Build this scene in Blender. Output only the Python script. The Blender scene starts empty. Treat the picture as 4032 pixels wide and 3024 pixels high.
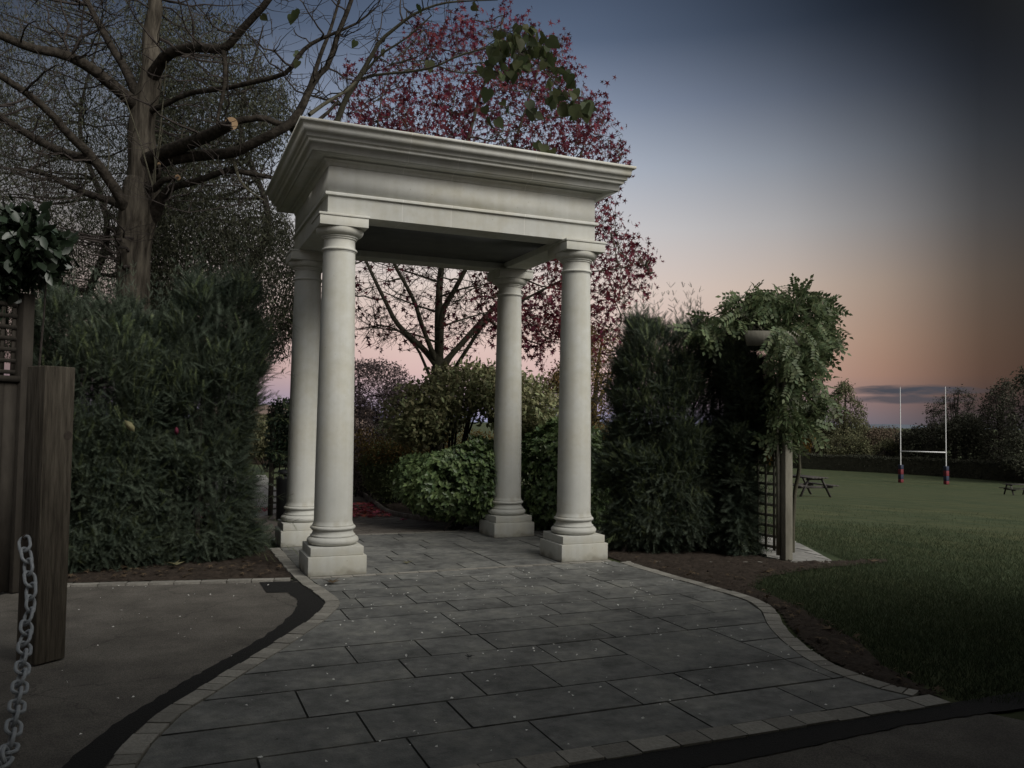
import bpy, math, random
import numpy as np
from mathutils import Matrix, Vector, noise

# ------------------------------------------------------------------ camera, sky, sun, exposure
SC = bpy.context.scene
COL = SC.collection
rng = np.random.default_rng(7)
random.seed(7)
FPX, YAW, PITCH, ROLL = 3281.9, -0.3966, 0.0446, 0.0136
CAM = np.array([-1.6447, -8.615, 1.55])
_c, _s = math.cos(YAW), math.sin(YAW)
_cp, _sp = math.cos(PITCH), math.sin(PITCH)
_cr, _sr = math.cos(ROLL), math.sin(ROLL)
RT = np.array([_c, _s, 0.0]); FH = np.array([-_s, _c, 0.0]); UZ = np.array([0, 0, 1.0])
FW = FH * _cp + UZ * _sp
UP = -FH * _sp + UZ * _cp
cr_ = _cr * RT + _sr * UP
cu_ = -_sr * RT + _cr * UP
cam_d = bpy.data.cameras.new('camera'); cam = bpy.data.objects.new('camera', cam_d); COL.objects.link(cam)
cam_d.sensor_width = 36.0; cam_d.sensor_fit = 'HORIZONTAL'; cam_d.lens = FPX / 4032 * 36
cam_d.clip_start = 0.05; cam_d.clip_end = 9000
M = Matrix.Identity(4)
for i in range(3):
    M[i][0] = cr_[i]; M[i][1] = cu_[i]; M[i][2] = -FW[i]; M[i][3] = CAM[i]
cam.matrix_world = M
SC.camera = cam
SC.render.engine = 'CYCLES'
SC.view_settings.view_transform = 'Standard'; SC.view_settings.look = 'None'
SC.view_settings.exposure = 0.0; SC.view_settings.gamma = 1.0

SUN_DIR = np.array([0.50, -1.0, 0.80]); SUN_DIR /= np.linalg.norm(SUN_DIR)   # towards the afterglow behind the camera
sl = bpy.data.lights.new('afterglow', 'SUN'); sl.energy = 2.8; sl.angle = math.radians(38); sl.color = (1.0, 0.965, 0.90)
so = bpy.data.objects.new('afterglow', sl); COL.objects.link(so)
so.rotation_euler = Vector(SUN_DIR.tolist()).to_track_quat('Z', 'Y').to_euler()


def lin(r, g, b, k=1.0):
    f = lambda c: ((c / 255 + 0.055) / 1.055) ** 2.4 if c > 10 else c / 255 / 12.92
    return (f(r) * k, f(g) * k, f(b) * k, 1.0)


W = bpy.data.worlds.new('World'); SC.world = W; W.use_nodes = True
nt = W.node_tree; nt.nodes.clear()


def N(nt, t, **kw):
    n = nt.nodes.new(t)
    for k, v in kw.items():
        if k.startswith('i_'):
            n.inputs[int(k[2:]) if k[2:].isdigit() else k[2:].replace('_', ' ')].default_value = v
        else:
            setattr(n, k, v)
    return n


def ramp(nt, stops, interp='LINEAR'):
    n = nt.nodes.new('ShaderNodeValToRGB'); cr = n.color_ramp; cr.interpolation = interp
    while len(cr.elements) > 1: cr.elements.remove(cr.elements[-1])
    cr.elements[0].position = stops[0][0]; cr.elements[0].color = stops[0][1]
    for p, c in stops[1:]:
        e = cr.elements.new(p); e.color = c
    return n


def math_(nt, op, a, b=None, clamp=False):
    n = nt.nodes.new('ShaderNodeMath'); n.operation = op; n.use_clamp = clamp
    for i, v in enumerate((a, b)):
        if v is None: continue
        if isinstance(v, (int, float)): n.inputs[i].default_value = v
        else: nt.links.new(v, n.inputs[i])
    return n.outputs[0]


def sky():
    L = nt.links.new
    out = N(nt, 'ShaderNodeOutputWorld'); bg = N(nt, 'ShaderNodeBackground')
    tc = N(nt, 'ShaderNodeTexCoord'); sep = N(nt, 'ShaderNodeSeparateXYZ')
    L(tc.outputs['Generated'], sep.inputs[0])
    z = sep.outputs[2]
    # elevation ramp of the eastern dusk sky: lavender shadow band, pink belt, pale arch, blue above
    e = lambda deg: math.sin(math.radians(deg)) / 1.2 + 0.02
    u = math_(nt, 'ADD', math_(nt, 'DIVIDE', z, 1.2), 0.02)
    east = ramp(nt, [(0.0, lin(120, 122, 150)), (e(0), lin(150, 152, 182)), (e(1.3), lin(180, 162, 178)), (e(3.2), lin(216, 184, 180)),
                     (e(5.5), lin(224, 197, 188)), (e(9), lin(224, 207, 198)), (e(13), lin(206, 204, 206)), (e(17), lin(176, 184, 198)),
                     (e(21), lin(134, 146, 168)), (e(25), lin(90, 104, 127)), (e(30), lin(62, 75, 97)), (e(45), lin(120, 132, 150)), (e(90), lin(168, 173, 182))])
    L(u, east.inputs[0])
    # azimuth: x' = component to the right of the view axis, y' = along it (both world directions)
    dx = N(nt, 'ShaderNodeVectorMath', operation='DOT_PRODUCT'); dx.inputs[1].default_value = RT.tolist()
    dy = N(nt, 'ShaderNodeVectorMath', operation='DOT_PRODUCT'); dy.inputs[1].default_value = FH.tolist()
    L(tc.outputs['Generated'], dx.inputs[0]); L(tc.outputs['Generated'], dy.inputs[0])
    az = math_(nt, 'ARCTAN2', dx.outputs['Value'], dy.outputs['Value'])      # 0 ahead, + to the right
    azn = math_(nt, 'ADD', math_(nt, 'DIVIDE', az, 2 * math.pi), 0.5)         # 0.5 ahead, 0/1 behind
    a = lambda deg: 0.5 + deg / 360
    g = lambda v: (v, v, v, 1)
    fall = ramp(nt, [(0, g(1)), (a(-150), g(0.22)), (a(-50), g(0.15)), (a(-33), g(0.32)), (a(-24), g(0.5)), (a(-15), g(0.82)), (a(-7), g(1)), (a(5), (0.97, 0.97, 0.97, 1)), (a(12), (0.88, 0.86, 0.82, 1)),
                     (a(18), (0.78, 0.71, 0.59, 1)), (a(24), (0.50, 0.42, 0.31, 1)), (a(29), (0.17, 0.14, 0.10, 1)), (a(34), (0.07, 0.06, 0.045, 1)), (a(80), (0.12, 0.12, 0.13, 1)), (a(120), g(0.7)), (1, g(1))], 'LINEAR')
    L(azn, fall.inputs[0])  # vignette put into the sky colour: dims towards both sides of the view
    el0 = math_(nt, 'ARCSINE', z)
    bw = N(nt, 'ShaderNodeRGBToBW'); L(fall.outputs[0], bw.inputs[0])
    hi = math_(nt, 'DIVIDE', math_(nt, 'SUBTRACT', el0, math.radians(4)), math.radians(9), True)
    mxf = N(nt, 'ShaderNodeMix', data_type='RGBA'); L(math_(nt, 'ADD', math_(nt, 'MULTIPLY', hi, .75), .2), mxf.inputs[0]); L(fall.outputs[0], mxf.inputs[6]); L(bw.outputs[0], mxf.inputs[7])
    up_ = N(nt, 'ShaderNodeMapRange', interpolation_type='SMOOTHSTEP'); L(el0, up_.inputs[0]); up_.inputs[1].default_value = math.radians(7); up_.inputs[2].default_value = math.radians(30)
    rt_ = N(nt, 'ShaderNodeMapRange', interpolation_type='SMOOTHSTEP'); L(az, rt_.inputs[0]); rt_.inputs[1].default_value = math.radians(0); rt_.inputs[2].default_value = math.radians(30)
    dk = math_(nt, 'SUBTRACT', 1.0, math_(nt, 'MULTIPLY', math_(nt, 'MULTIPLY', up_.outputs[0], rt_.outputs[0]), .88))  # further vignette darkening painted into the upper right sky
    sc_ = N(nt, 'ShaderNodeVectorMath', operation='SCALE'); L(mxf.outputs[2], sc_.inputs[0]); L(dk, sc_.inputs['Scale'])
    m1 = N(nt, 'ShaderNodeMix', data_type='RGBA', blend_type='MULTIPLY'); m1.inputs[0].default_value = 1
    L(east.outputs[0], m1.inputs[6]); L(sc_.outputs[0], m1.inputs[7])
    # low bank of cloud over the far hill
    el = math_(nt, 'ARCSINE', z)
    cx = math_(nt, 'DIVIDE', math_(nt, 'SUBTRACT', az, math.radians(25.6)), math.radians(4.4))
    nz = N(nt, 'ShaderNodeTexNoise'); nz.inputs['Scale'].default_value = 1; nz.inputs['Detail'].default_value = 5
    mp = N(nt, 'ShaderNodeMapping'); mp.inputs['Scale'].default_value = (22, 22, 140); L(tc.outputs['Generated'], mp.inputs[0]); L(mp.outputs[0], nz.inputs['Vector'])
    for ec, eh, k, sh in ((2.25, 0.36, 0.95, 0.0), (1.70, 0.28, 0.75, -0.12)):
        ce = math_(nt, 'DIVIDE', math_(nt, 'SUBTRACT', el, math.radians(ec)), math.radians(eh))
        cxx = math_(nt, 'SUBTRACT', cx, sh)
        r2 = math_(nt, 'ADD', math_(nt, 'MULTIPLY', cxx, cxx), math_(nt, 'MULTIPLY', ce, ce))
        v = math_(nt, 'SUBTRACT', math_(nt, 'ADD', 1.0, math_(nt, 'MULTIPLY', math_(nt, 'SUBTRACT', nz.outputs[0], 0.5), 2.2)), r2)
        v = math_(nt, 'MULTIPLY', math_(nt, 'MULTIPLY', v, 1.3, True), k)
        mc = N(nt, 'ShaderNodeMix', data_type='RGBA'); L(v, mc.inputs[0]); L(m1.outputs[2], mc.inputs[6]); mc.inputs[7].default_value = lin(66, 70, 79)
        m1 = mc
    # brighter western afterglow behind the camera
    glow = ramp(nt, [(0, g(0)), (0.5, g(0)), (1, g(1))]); 
    gd = N(nt, 'ShaderNodeVectorMath', operation='DOT_PRODUCT'); gd.inputs[1].default_value = SUN_DIR.tolist(); L(tc.outputs['Generated'], gd.inputs[0])
    gg = math_(nt, 'POWER', math_(nt, 'MAXIMUM', gd.outputs['Value'], 0), 2.0)
    ad = N(nt, 'ShaderNodeMix', data_type='RGBA', blend_type='ADD'); L(gg, ad.inputs[0]); L(m1.outputs[2], ad.inputs[6]); ad.inputs[7].default_value = (0.75, 0.75, 0.73, 1)
    # ground side of the sphere stays dark
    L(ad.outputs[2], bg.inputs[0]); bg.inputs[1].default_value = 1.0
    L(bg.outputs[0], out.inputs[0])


sky()

# ------------------------------------------------------------------ helpers


def at(px, py, dep):
    a, b = px - 2016, py - 1512
    xi = _cr * a + _sr * b; yi = -_sr * a + _cr * b
    return CAM + (FW + RT * xi / FPX - UP * yi / FPX) * dep


def atv(px, py, dep):
    a, b = px - 2016, py - 1512
    xi = _cr * a + _sr * b; yi = -_sr * a + _cr * b
    return CAM + (FW[None] + RT[None] * (xi / FPX)[:, None] - UP[None] * (yi / FPX)[:, None]) * dep[:, None]


def terr(x, y):
    s = np.clip((x * .74 + y * .67 - 7) / 76, 0, 1)
    return -4.3 * (s * 0.8 + 0.2 * s * s * (3 - 2 * s))


def gat(px, py):
    for d in np.geomspace(3, 400, 2500):
        p = at(px, py, d)
        if p[2] <= terr(p[0], p[1]): return p
    return p


class MB:
    def __init__(s): s.V = []; s.F = []; s.n = 0
    def add(s, v, f):
        v = np.asarray(v, float).reshape(-1, 3); f = np.asarray(f, int)
        s.V.append(v); s.F.append(f + s.n); s.n += len(v); return s
    def poly(s, v):
        v = np.asarray(v, float); return s.add(v, np.arange(len(v))[None])
    def box(s, c, d, R=None):
        c = np.asarray(c, float); h = np.asarray(d, float) / 2
        v = np.array([[x, y, z] for x in (-1, 1) for y in (-1, 1) for z in (-1, 1)]) * h
        if R is not None: v = v @ np.asarray(R).T
        return s.add(v + c, [[0, 1, 3, 2], [4, 6, 7, 5], [0, 4, 5, 1], [2, 3, 7, 6], [0, 2, 6, 4], [1, 5, 7, 3]])
    def bar(s, a, b, w, h, up=(0, 0, 1)):
        a = np.asarray(a, float); b = np.asarray(b, float); x = b - a; L = np.linalg.norm(x); x /= L
        y = np.cross(up, x); y /= np.linalg.norm(y); z = np.cross(x, y)
        return s.box((a + b) / 2, (L, w, h), np.stack([x, y, z], 1))
    def prism(s, pts, z0, z1):
        pts = np.asarray(pts, float); n = len(pts)
        a = np.c_[pts, np.full(n, z0)]; b = np.c_[pts, np.full(n, z1)]
        s.add(b, np.arange(n)[None]); 
        i = np.arange(n); j = (i + 1) % n
        return s.add(np.r_[a, b], np.stack([i, j, j + n, i + n], 1))
    def lathe(s, prof, c=(0, 0), seg=64):
        prof = np.asarray(prof, float); n = len(prof); t = np.linspace(0, 2 * np.pi, seg, endpoint=False)
        v = np.stack([np.outer(prof[:, 0], np.cos(t)) + c[0], np.outer(prof[:, 0], np.sin(t)) + c[1], np.repeat(prof[:, 1:2], seg, 1)], 2).reshape(-1, 3)
        i, j = np.meshgrid(np.arange(n - 1), np.arange(seg), indexing='ij'); j2 = (j + 1) % seg
        s.add(v, np.stack([i * seg + j, i * seg + j2, (i + 1) * seg + j2, (i + 1) * seg + j], 2).reshape(-1, 4))
        return s
    def tubes(s, PL, R, sides=5, cap=False):
        PL = np.asarray(PL, float); R = np.asarray(R, float)
        if PL.ndim == 2: PL = PL[None]; R = R[None]
        n, m, _ = PL.shape
        T = np.gradient(PL, axis=1); T /= np.linalg.norm(T, axis=2, keepdims=True) + 1e-9
        ref = np.where(np.abs(T[:, :1, 2:3]) > .8, np.array([[[1, .13, 0]]]), np.array([[[.03, .02, 1]]]))
        X = np.cross(T, ref); X /= np.linalg.norm(X, axis=2, keepdims=True) + 1e-9
        Y = np.cross(T, X)
        t = np.linspace(0, 2 * np.pi, sides, endpoint=False)
        v = PL[:, :, None] + R[:, :, None, None] * (X[:, :, None] * np.cos(t)[None, None, :, None] + Y[:, :, None] * np.sin(t)[None, None, :, None])
        base = (np.arange(n) * m * sides)[:, None, None]
        i = np.arange(m - 1)[None, :, None] * sides; j = np.arange(sides)[None, None]; j2 = (j + 1) % sides
        F = np.stack(np.broadcast_arrays(base + i + j, base + i + j2, base + i + sides + j2, base + i + sides + j), 3).reshape(-1, 4)
        s.add(v.reshape(-1, 3), F)
        if cap:
            vv = v.reshape(n, m, sides, 3)
            for k in range(n):
                s.add(vv[k, -1], np.arange(sides)[None]); s.add(vv[k, 0], np.arange(sides)[None, ::-1])
        return s
    def scatter(s, tv, tf, P, X, Z, sc):
        """template tv,tf placed at P with axis X, normal Z, size sc"""
        tv = np.asarray(tv, float); tf = np.asarray(tf, int); n = len(P)
        if n == 0: return s
        X = X / (np.linalg.norm(X, axis=1, keepdims=True) + 1e-9)
        Y = np.cross(Z, X); Y /= np.linalg.norm(Y, axis=1, keepdims=True) + 1e-9
        Z = np.cross(X, Y)
        v = P[:, None] + sc[:, None, None] * (tv[None, :, :1] * X[:, None] + tv[None, :, 1:2] * Y[:, None] + tv[None, :, 2:] * Z[:, None])
        F = tf[None] + (np.arange(n) * len(tv))[:, None, None]
        return s.add(v.reshape(-1, 3), F.reshape(-1, tf.shape[1]))
    def build(s, name, mat, parent=None, smooth=False, bevel=0.0):
        me = bpy.data.meshes.new(name)
        V = np.concatenate(s.V)
        me.vertices.add(len(V)); me.vertices.foreach_set('co', V.astype(np.float32).ravel())
        tot = np.concatenate([np.full(len(f), f.shape[1]) for f in s.F]); idx = np.concatenate([f.ravel() for f in s.F])
        me.loops.add(len(idx)); me.loops.foreach_set('vertex_index', idx.astype(np.int32))
        me.polygons.add(len(tot)); st = np.concatenate([[0], np.cumsum(tot)[:-1]])
        me.polygons.foreach_set('loop_start', st.astype(np.int32)); me.polygons.foreach_set('loop_total', tot.astype(np.int32))
        if smooth: me.polygons.foreach_set('use_smooth', np.ones(len(tot), bool))
        me.update(calc_edges=True); me.validate()
        if smooth and hasattr(me, 'set_sharp_from_angle'): me.set_sharp_from_angle(angle=math.radians(38))
        me.materials.append(mat)
        o = bpy.data.objects.new(name, me); COL.objects.link(o)
        if parent is not None: o.parent = parent
        if bevel:
            b = o.modifiers.new('bevel', 'BEVEL'); b.width = bevel; b.segments = 2; b.limit_method = 'ANGLE'; b.angle_limit = math.radians(35)
        return o


def tag(o, label=None, cat=None, group=None, kind=None):
    if label: o['label'] = label
    if cat: o['category'] = cat
    if group: o['group'] = group
    if kind: o['kind'] = kind
    return o


def thing(name, label, cat, loc=(0, 0, 0), rz=0, group=None):
    o = bpy.data.objects.new(name, None); COL.objects.link(o); o.empty_display_size = .2
    o.location = [float(v) for v in loc]; o.rotation_euler = (0, 0, rz)
    return tag(o, label, cat, group)


def copy_tree(o, parent=None):
    c = o.copy(); COL.objects.link(c); c.parent = parent
    for ch in list(o.children): copy_tree(ch, c)
    return c


def shift(mb, loc):
    """express a builder's world vertices relative to a thing's base"""
    mb.V = [v - np.asarray(loc, float) for v in mb.V]; return mb


def unit(v): return v / (np.linalg.norm(v, axis=-1, keepdims=True) + 1e-9)


def rdir(n): return unit(rng.normal(size=(n, 3)))


def inpoly(P, x, y):
    P = np.asarray(P, float); r = np.zeros(len(x), bool); n = len(P)
    for i in range(n):
        x1, y1 = P[i]; x2, y2 = P[(i + 1) % n]
        if y1 == y2: continue
        c = ((y1 > y) != (y2 > y)) & (x < (x2 - x1) * (y - y1) / (y2 - y1) + x1); r ^= c
    return r


def edist(P, x, y):
    P = np.asarray(P, float); d = np.full(len(x), 1e9); q = np.stack([x, y], 1)
    for i in range(len(P)):
        a = P[i]; b = P[(i + 1) % len(P)]; ab = b - a
        t = np.clip(((q - a) @ ab) / (ab @ ab + 1e-9), 0, 1); d = np.minimum(d, np.linalg.norm(q - a - t[:, None] * ab, axis=1))
    return d


def sample(poly, n, weight=None):
    P = np.asarray(poly, float); lo, hi = P.min(0), P.max(0); X = []; Y = []; k = 0
    while k < n:
        x = rng.uniform(lo[0], hi[0], n * 2); y = rng.uniform(lo[1], hi[1], n * 2)
        m = inpoly(P, x, y)
        if weight is not None: m &= rng.random(n * 2) < weight(x, y)
        X.append(x[m]); Y.append(y[m]); k += m.sum()
    return np.concatenate(X)[:n], np.concatenate(Y)[:n]


def clump(p, f, seed=0.0):
    """cheap smooth 3-d noise in 0..1"""
    x, y, z = (p * f + seed).T
    v = np.sin(x * 1.7 + 1.3 * np.sin(y * 1.1 + seed)) + np.sin(y * 1.9 + 1.1 * np.sin(z * 1.3 + 2)) + np.sin(z * 2.1 + 1.2 * np.sin(x * 1.5 + 4)) + .6 * np.sin((x + y + z) * 2.9)
    return np.clip(v / 5 + .5, 0, 1)


def volume(poly, n, dc, th, edge=150., bias=.5, weight=None, noisef=None, thr=.0, front=0.0):
    """points in a solid whose outline is poly; dc = centre depth (number or f(px)), th = half thickness"""
    out = []; tot = 0
    while tot < n:
        x, y = sample(poly, n, weight)
        e = np.clip(edist(poly, x, y) / edge, 0, 1); prof = np.sqrt(1 - (1 - e) ** 2) * .92 + .08
        u = rng.random(n) ** bias * np.where(rng.random(n) < .5 + front, -1, 1)
        d = (dc(x) if callable(dc) else dc) + u * th * prof
        p = atv(x, y, d)
        if noisef:
            k = clump(p, noisef, 3.3) + .25 * (rng.random(n) - .5) > thr; p = p[k]
        out.append(p); tot += len(p)
    return np.concatenate(out)[:n]


def grow_to(S, SR, T, rtip, nseg=4, curl=.18, k=.62, low=.5, rmax=1, gain=.012):
    """curved branches from the nearest skeleton node to each target"""
    idx = np.empty(len(T), int)
    for i in range(0, len(T), 800):
        d = T[i:i + 800, None] - S[None]; c = np.linalg.norm(d, axis=2) + low * np.clip(-d[:, :, 2], 0, None)
        idx[i:i + 800] = c.argmin(1)
    A = S[idx]; D = T - A; L = np.linalg.norm(D, axis=1, keepdims=True)
    C = A + D * .5 + np.array([0, 0, -.12]) * L + rdir(len(T)) * L * curl
    t = np.linspace(0, 1, nseg + 1)[None, :, None]
    PL = (1 - t) ** 2 * A[:, None] + 2 * t * (1 - t) * C[:, None] + t * t * T[:, None]
    PL[:, 1:-1] += rng.normal(size=PL[:, 1:-1].shape) * L[:, None] * .025
    r0 = np.minimum(np.minimum(SR[idx] * k, rtip + gain * L[:, 0]), rmax); r0 = np.maximum(r0, rtip)
    R = r0[:, None] + (rtip - r0)[:, None] * np.linspace(0, 1, nseg + 1)[None]
    return PL, R


def skel(PL, R): return PL[:, 1:].reshape(-1, 3), R[:, 1:].ravel()


def smoothpath(pts, n):
    """Catmull-Rom resample of control points (any dims)"""
    P = np.asarray(pts, float); P = np.vstack([2 * P[0] - P[1], P, 2 * P[-1] - P[-2]]); m = len(P) - 3
    out = []
    for u in np.linspace(0, m - 1e-6, n):
        i = int(u); t = u - i; a, b, c, d = P[i:i + 4]
        out.append(.5 * (2 * b + (c - a) * t + (2 * a - 5 * b + 4 * c - d) * t * t + (3 * b - a - 3 * c + d) * t ** 3))
    return np.array(out)


def limb(pts, n=14):
    """pts: (px, py, depth, radius)"""
    P = np.array([[*at(a, b, c), r] for a, b, c, r in pts]); Q = smoothpath(P, n)
    return Q[:, :3], np.maximum(Q[:, 3], .004)


# ------------------------------------------------------------------ materials
MATS = {}


def mat(name, base, rough=.8, var=None, scale=6., bump=0., bscale=40., spec=.3, island=0., trans=0., detail=6., stretch=(1, 1, 1), extra=None, hue=0.):
    m = bpy.data.materials.new(name); m.use_nodes = True; t = m.node_tree; t.nodes.clear(); L = t.links.new
    out = N(t, 'ShaderNodeOutputMaterial'); p = N(t, 'ShaderNodeBsdfPrincipled')
    p.inputs['Roughness'].default_value = rough; p.inputs['Specular IOR Level'].default_value = spec
    tc = N(t, 'ShaderNodeTexCoord'); mp = N(t, 'ShaderNodeMapping'); mp.inputs['Scale'].default_value = stretch; L(tc.outputs['Object'], mp.inputs[0])
    col = None
    if var is not None:
        n1 = N(t, 'ShaderNodeTexNoise'); n1.inputs['Scale'].default_value = scale; n1.inputs['Detail'].default_value = detail; n1.inputs['Roughness'].default_value = .65; L(mp.outputs[0], n1.inputs['Vector'])
        r = ramp(t, [(.32, (*base, 1)), (.68, (*var, 1))]); L(n1.outputs[0], r.inputs[0]); col = r.outputs[0]
    else:
        rg = N(t, 'ShaderNodeRGB'); rg.outputs[0].default_value = (*base, 1); col = rg.outputs[0]
    if extra: col = extra(t, tc, mp, col)
    if island:
        ge = N(t, 'ShaderNodeNewGeometry'); hs = N(t, 'ShaderNodeHueSaturation')
        v = math_(t, 'ADD', math_(t, 'MULTIPLY', ge.outputs['Random Per Island'], 2 * island), 1 - island); L(v, hs.inputs['Value'])
        if hue:
            wn = N(t, 'ShaderNodeTexWhiteNoise', noise_dimensions='1D'); L(ge.outputs['Random Per Island'], wn.inputs['W'])
            L(math_(t, 'ADD', math_(t, 'MULTIPLY', wn.outputs[0], 2 * hue), .5 - hue), hs.inputs['Hue'])
        L(col, hs.inputs['Color']); col = hs.outputs[0]
    L(col, p.inputs['Base Color'])
    if bump:
        n2 = N(t, 'ShaderNodeTexNoise'); n2.inputs['Scale'].default_value = bscale; n2.inputs['Detail'].default_value = 7; L(mp.outputs[0], n2.inputs['Vector'])
        b = N(t, 'ShaderNodeBump'); b.inputs['Strength'].default_value = bump; b.inputs['Distance'].default_value = .01; L(n2.outputs[0], b.inputs['Height']); L(b.outputs[0], p.inputs['Normal'])
    if trans:
        tr = N(t, 'ShaderNodeBsdfTranslucent'); L(col, tr.inputs[0]); mx = N(t, 'ShaderNodeMixShader'); mx.inputs[0].default_value = trans
        L(p.outputs[0], mx.inputs[1]); L(tr.outputs[0], mx.inputs[2]); L(mx.outputs[0], out.inputs[0])
    else: L(p.outputs[0], out.inputs[0])
    MATS[name] = m
    return m


def stone_extra(joints=(), stains=True):
    def f(t, tc, mp, col):
        L = t.links.new
        n = N(t, 'ShaderNodeTexNoise'); n.inputs['Scale'].default_value = 1.7; n.inputs['Detail'].default_value = 8; n.inputs['Roughness'].default_value = .7; L(tc.outputs['Object'], n.inputs['Vector'])
        r = ramp(t, [(.45, (1, 1, 1, 1)), (.62, (.90, .87, .79, 1)), (.8, (.74, .70, .60, 1))]); L(n.outputs[0], r.inputs[0])
        m = N(t, 'ShaderNodeMix', data_type='RGBA', blend_type='MULTIPLY'); m.inputs[0].default_value = .8; L(col, m.inputs[6]); L(r.outputs[0], m.inputs[7]); col = m.outputs[2]
        ms_ = N(t, 'ShaderNodeMapping'); ms_.inputs['Scale'].default_value = (7, 7, .35); L(tc.outputs['Object'], ms_.inputs[0]); ns = N(t, 'ShaderNodeTexNoise'); ns.inputs['Scale'].default_value = 1.6; ns.inputs['Detail'].default_value = 7; L(ms_.outputs[0], ns.inputs['Vector'])
        rs = ramp(t, [(.40, (1, 1, 1, 1)), (.72, (.72, .70, .63, 1))]); L(ns.outputs[0], rs.inputs[0])
        mk = N(t, 'ShaderNodeMix', data_type='RGBA', blend_type='MULTIPLY'); mk.inputs[0].default_value = .32; L(col, mk.inputs[6]); L(rs.outputs[0], mk.inputs[7]); col = mk.outputs[2]
        # tiny dark chips and pin-holes in the cast stone
        v = N(t, 'ShaderNodeTexVoronoi'); v.inputs['Scale'].default_value = 9; L(tc.outputs['Object'], v.inputs['Vector'])
        n3 = N(t, 'ShaderNodeTexNoise'); n3.inputs['Scale'].default_value = 60; L(tc.outputs['Object'], n3.inputs['Vector'])
        d = math_(t, 'ADD', v.outputs['Distance'], math_(t, 'MULTIPLY', n3.outputs[0], .05))
        rr = ramp(t, [(.05, (.55, .52, .45, 1)), (.085, (1, 1, 1, 1))]); L(d, rr.inputs[0])
        m2 = N(t, 'ShaderNodeMix', data_type='RGBA', blend_type='MULTIPLY'); m2.inputs[0].default_value = .75; L(col, m2.inputs[6]); L(rr.outputs[0], m2.inputs[7]); col = m2.outputs[2]
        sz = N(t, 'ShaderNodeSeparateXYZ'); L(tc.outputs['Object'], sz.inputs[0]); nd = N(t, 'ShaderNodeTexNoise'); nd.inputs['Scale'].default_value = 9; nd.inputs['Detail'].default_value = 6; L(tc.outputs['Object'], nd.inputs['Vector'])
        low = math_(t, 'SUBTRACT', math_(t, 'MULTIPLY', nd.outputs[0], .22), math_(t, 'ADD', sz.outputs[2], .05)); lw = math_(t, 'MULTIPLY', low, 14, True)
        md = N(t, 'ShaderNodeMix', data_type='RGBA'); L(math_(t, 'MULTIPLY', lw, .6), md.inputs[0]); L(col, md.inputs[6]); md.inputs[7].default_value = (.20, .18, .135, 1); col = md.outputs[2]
        st = math_(t, 'SUBTRACT', .10, math_(t, 'ABSOLUTE', math_(t, 'SUBTRACT', sz.outputs[2], .50))); sw = math_(t, 'MULTIPLY', math_(t, 'MULTIPLY', st, 9, True), math_(t, 'MULTIPLY', math_(t, 'SUBTRACT', nd.outputs[0], .47), 5, True))
        ms = N(t, 'ShaderNodeMix', data_type='RGBA'); L(math_(t, 'MULTIPLY', sw, .5), ms.inputs[0]); L(col, ms.inputs[6]); ms.inputs[7].default_value = (.30, .26, .18, 1); col = ms.outputs[2]
        if joints:
            sp = N(t, 'ShaderNodeSeparateXYZ'); L(tc.outputs['Object'], sp.inputs[0])
            for j in joints:
                dd = math_(t, 'ABSOLUTE', math_(t, 'SUBTRACT', sp.outputs[0], j)); k = math_(t, 'LESS_THAN', dd, .0035)
                mj = N(t, 'ShaderNodeMix', data_type='RGBA'); L(math_(t, 'MULTIPLY', k, .55), mj.inputs[0]); L(col, mj.inputs[6]); mj.inputs[7].default_value = (.72, .70, .66, 1); col = mj.outputs[2]
        return col
    return f


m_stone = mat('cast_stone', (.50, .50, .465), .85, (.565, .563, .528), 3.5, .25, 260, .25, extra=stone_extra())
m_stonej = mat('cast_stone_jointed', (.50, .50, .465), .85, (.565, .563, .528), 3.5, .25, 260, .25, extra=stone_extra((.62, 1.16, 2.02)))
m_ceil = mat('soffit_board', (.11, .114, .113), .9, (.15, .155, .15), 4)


def tar_extra(t, tc, mp, col):
    L = t.links.new
    v = N(t, 'ShaderNodeTexVoronoi'); v.inputs['Scale'].default_value = 130; L(tc.outputs['Object'], v.inputs['Vector'])
    r = ramp(t, [(.0, (1.7, 1.68, 1.6, 1)), (.25, (1.05, 1.05, 1.05, 1)), (.7, (.55, .55, .55, 1))]); L(v.outputs['Distance'], r.inputs[0])
    m = N(t, 'ShaderNodeMix', data_type='RGBA', blend_type='MULTIPLY'); m.inputs[0].default_value = .8; L(col, m.inputs[6]); L(r.outputs[0], m.inputs[7])
    v2 = N(t, 'ShaderNodeTexVoronoi', feature='DISTANCE_TO_EDGE'); v2.inputs['Scale'].default_value = .55; n = N(t, 'ShaderNodeTexNoise'); n.inputs['Scale'].default_value = 3.5; n.inputs['Detail'].default_value = 6
    L(tc.outputs['Object'], n.inputs['Vector']); a = N(t, 'ShaderNodeVectorMath', operation='MULTIPLY_ADD'); L(n.outputs['Color'], a.inputs[0]); a.inputs[1].default_value = (.5, .5, .5); L(tc.outputs['Object'], a.inputs[2]); L(a.outputs[0], v2.inputs['Vector'])
    r2 = ramp(t, [(.0, (.35, .35, .35, 1)), (.007, (1, 1, 1, 1))]); L(v2.outputs['Distance'], r2.inputs[0])
    m2 = N(t, 'ShaderNodeMix', data_type='RGBA', blend_type='MULTIPLY'); m2.inputs[0].default_value = .6; L(m.outputs[2], m2.inputs[6]); L(r2.outputs[0], m2.inputs[7])
    return m2.outputs[2]


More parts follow.
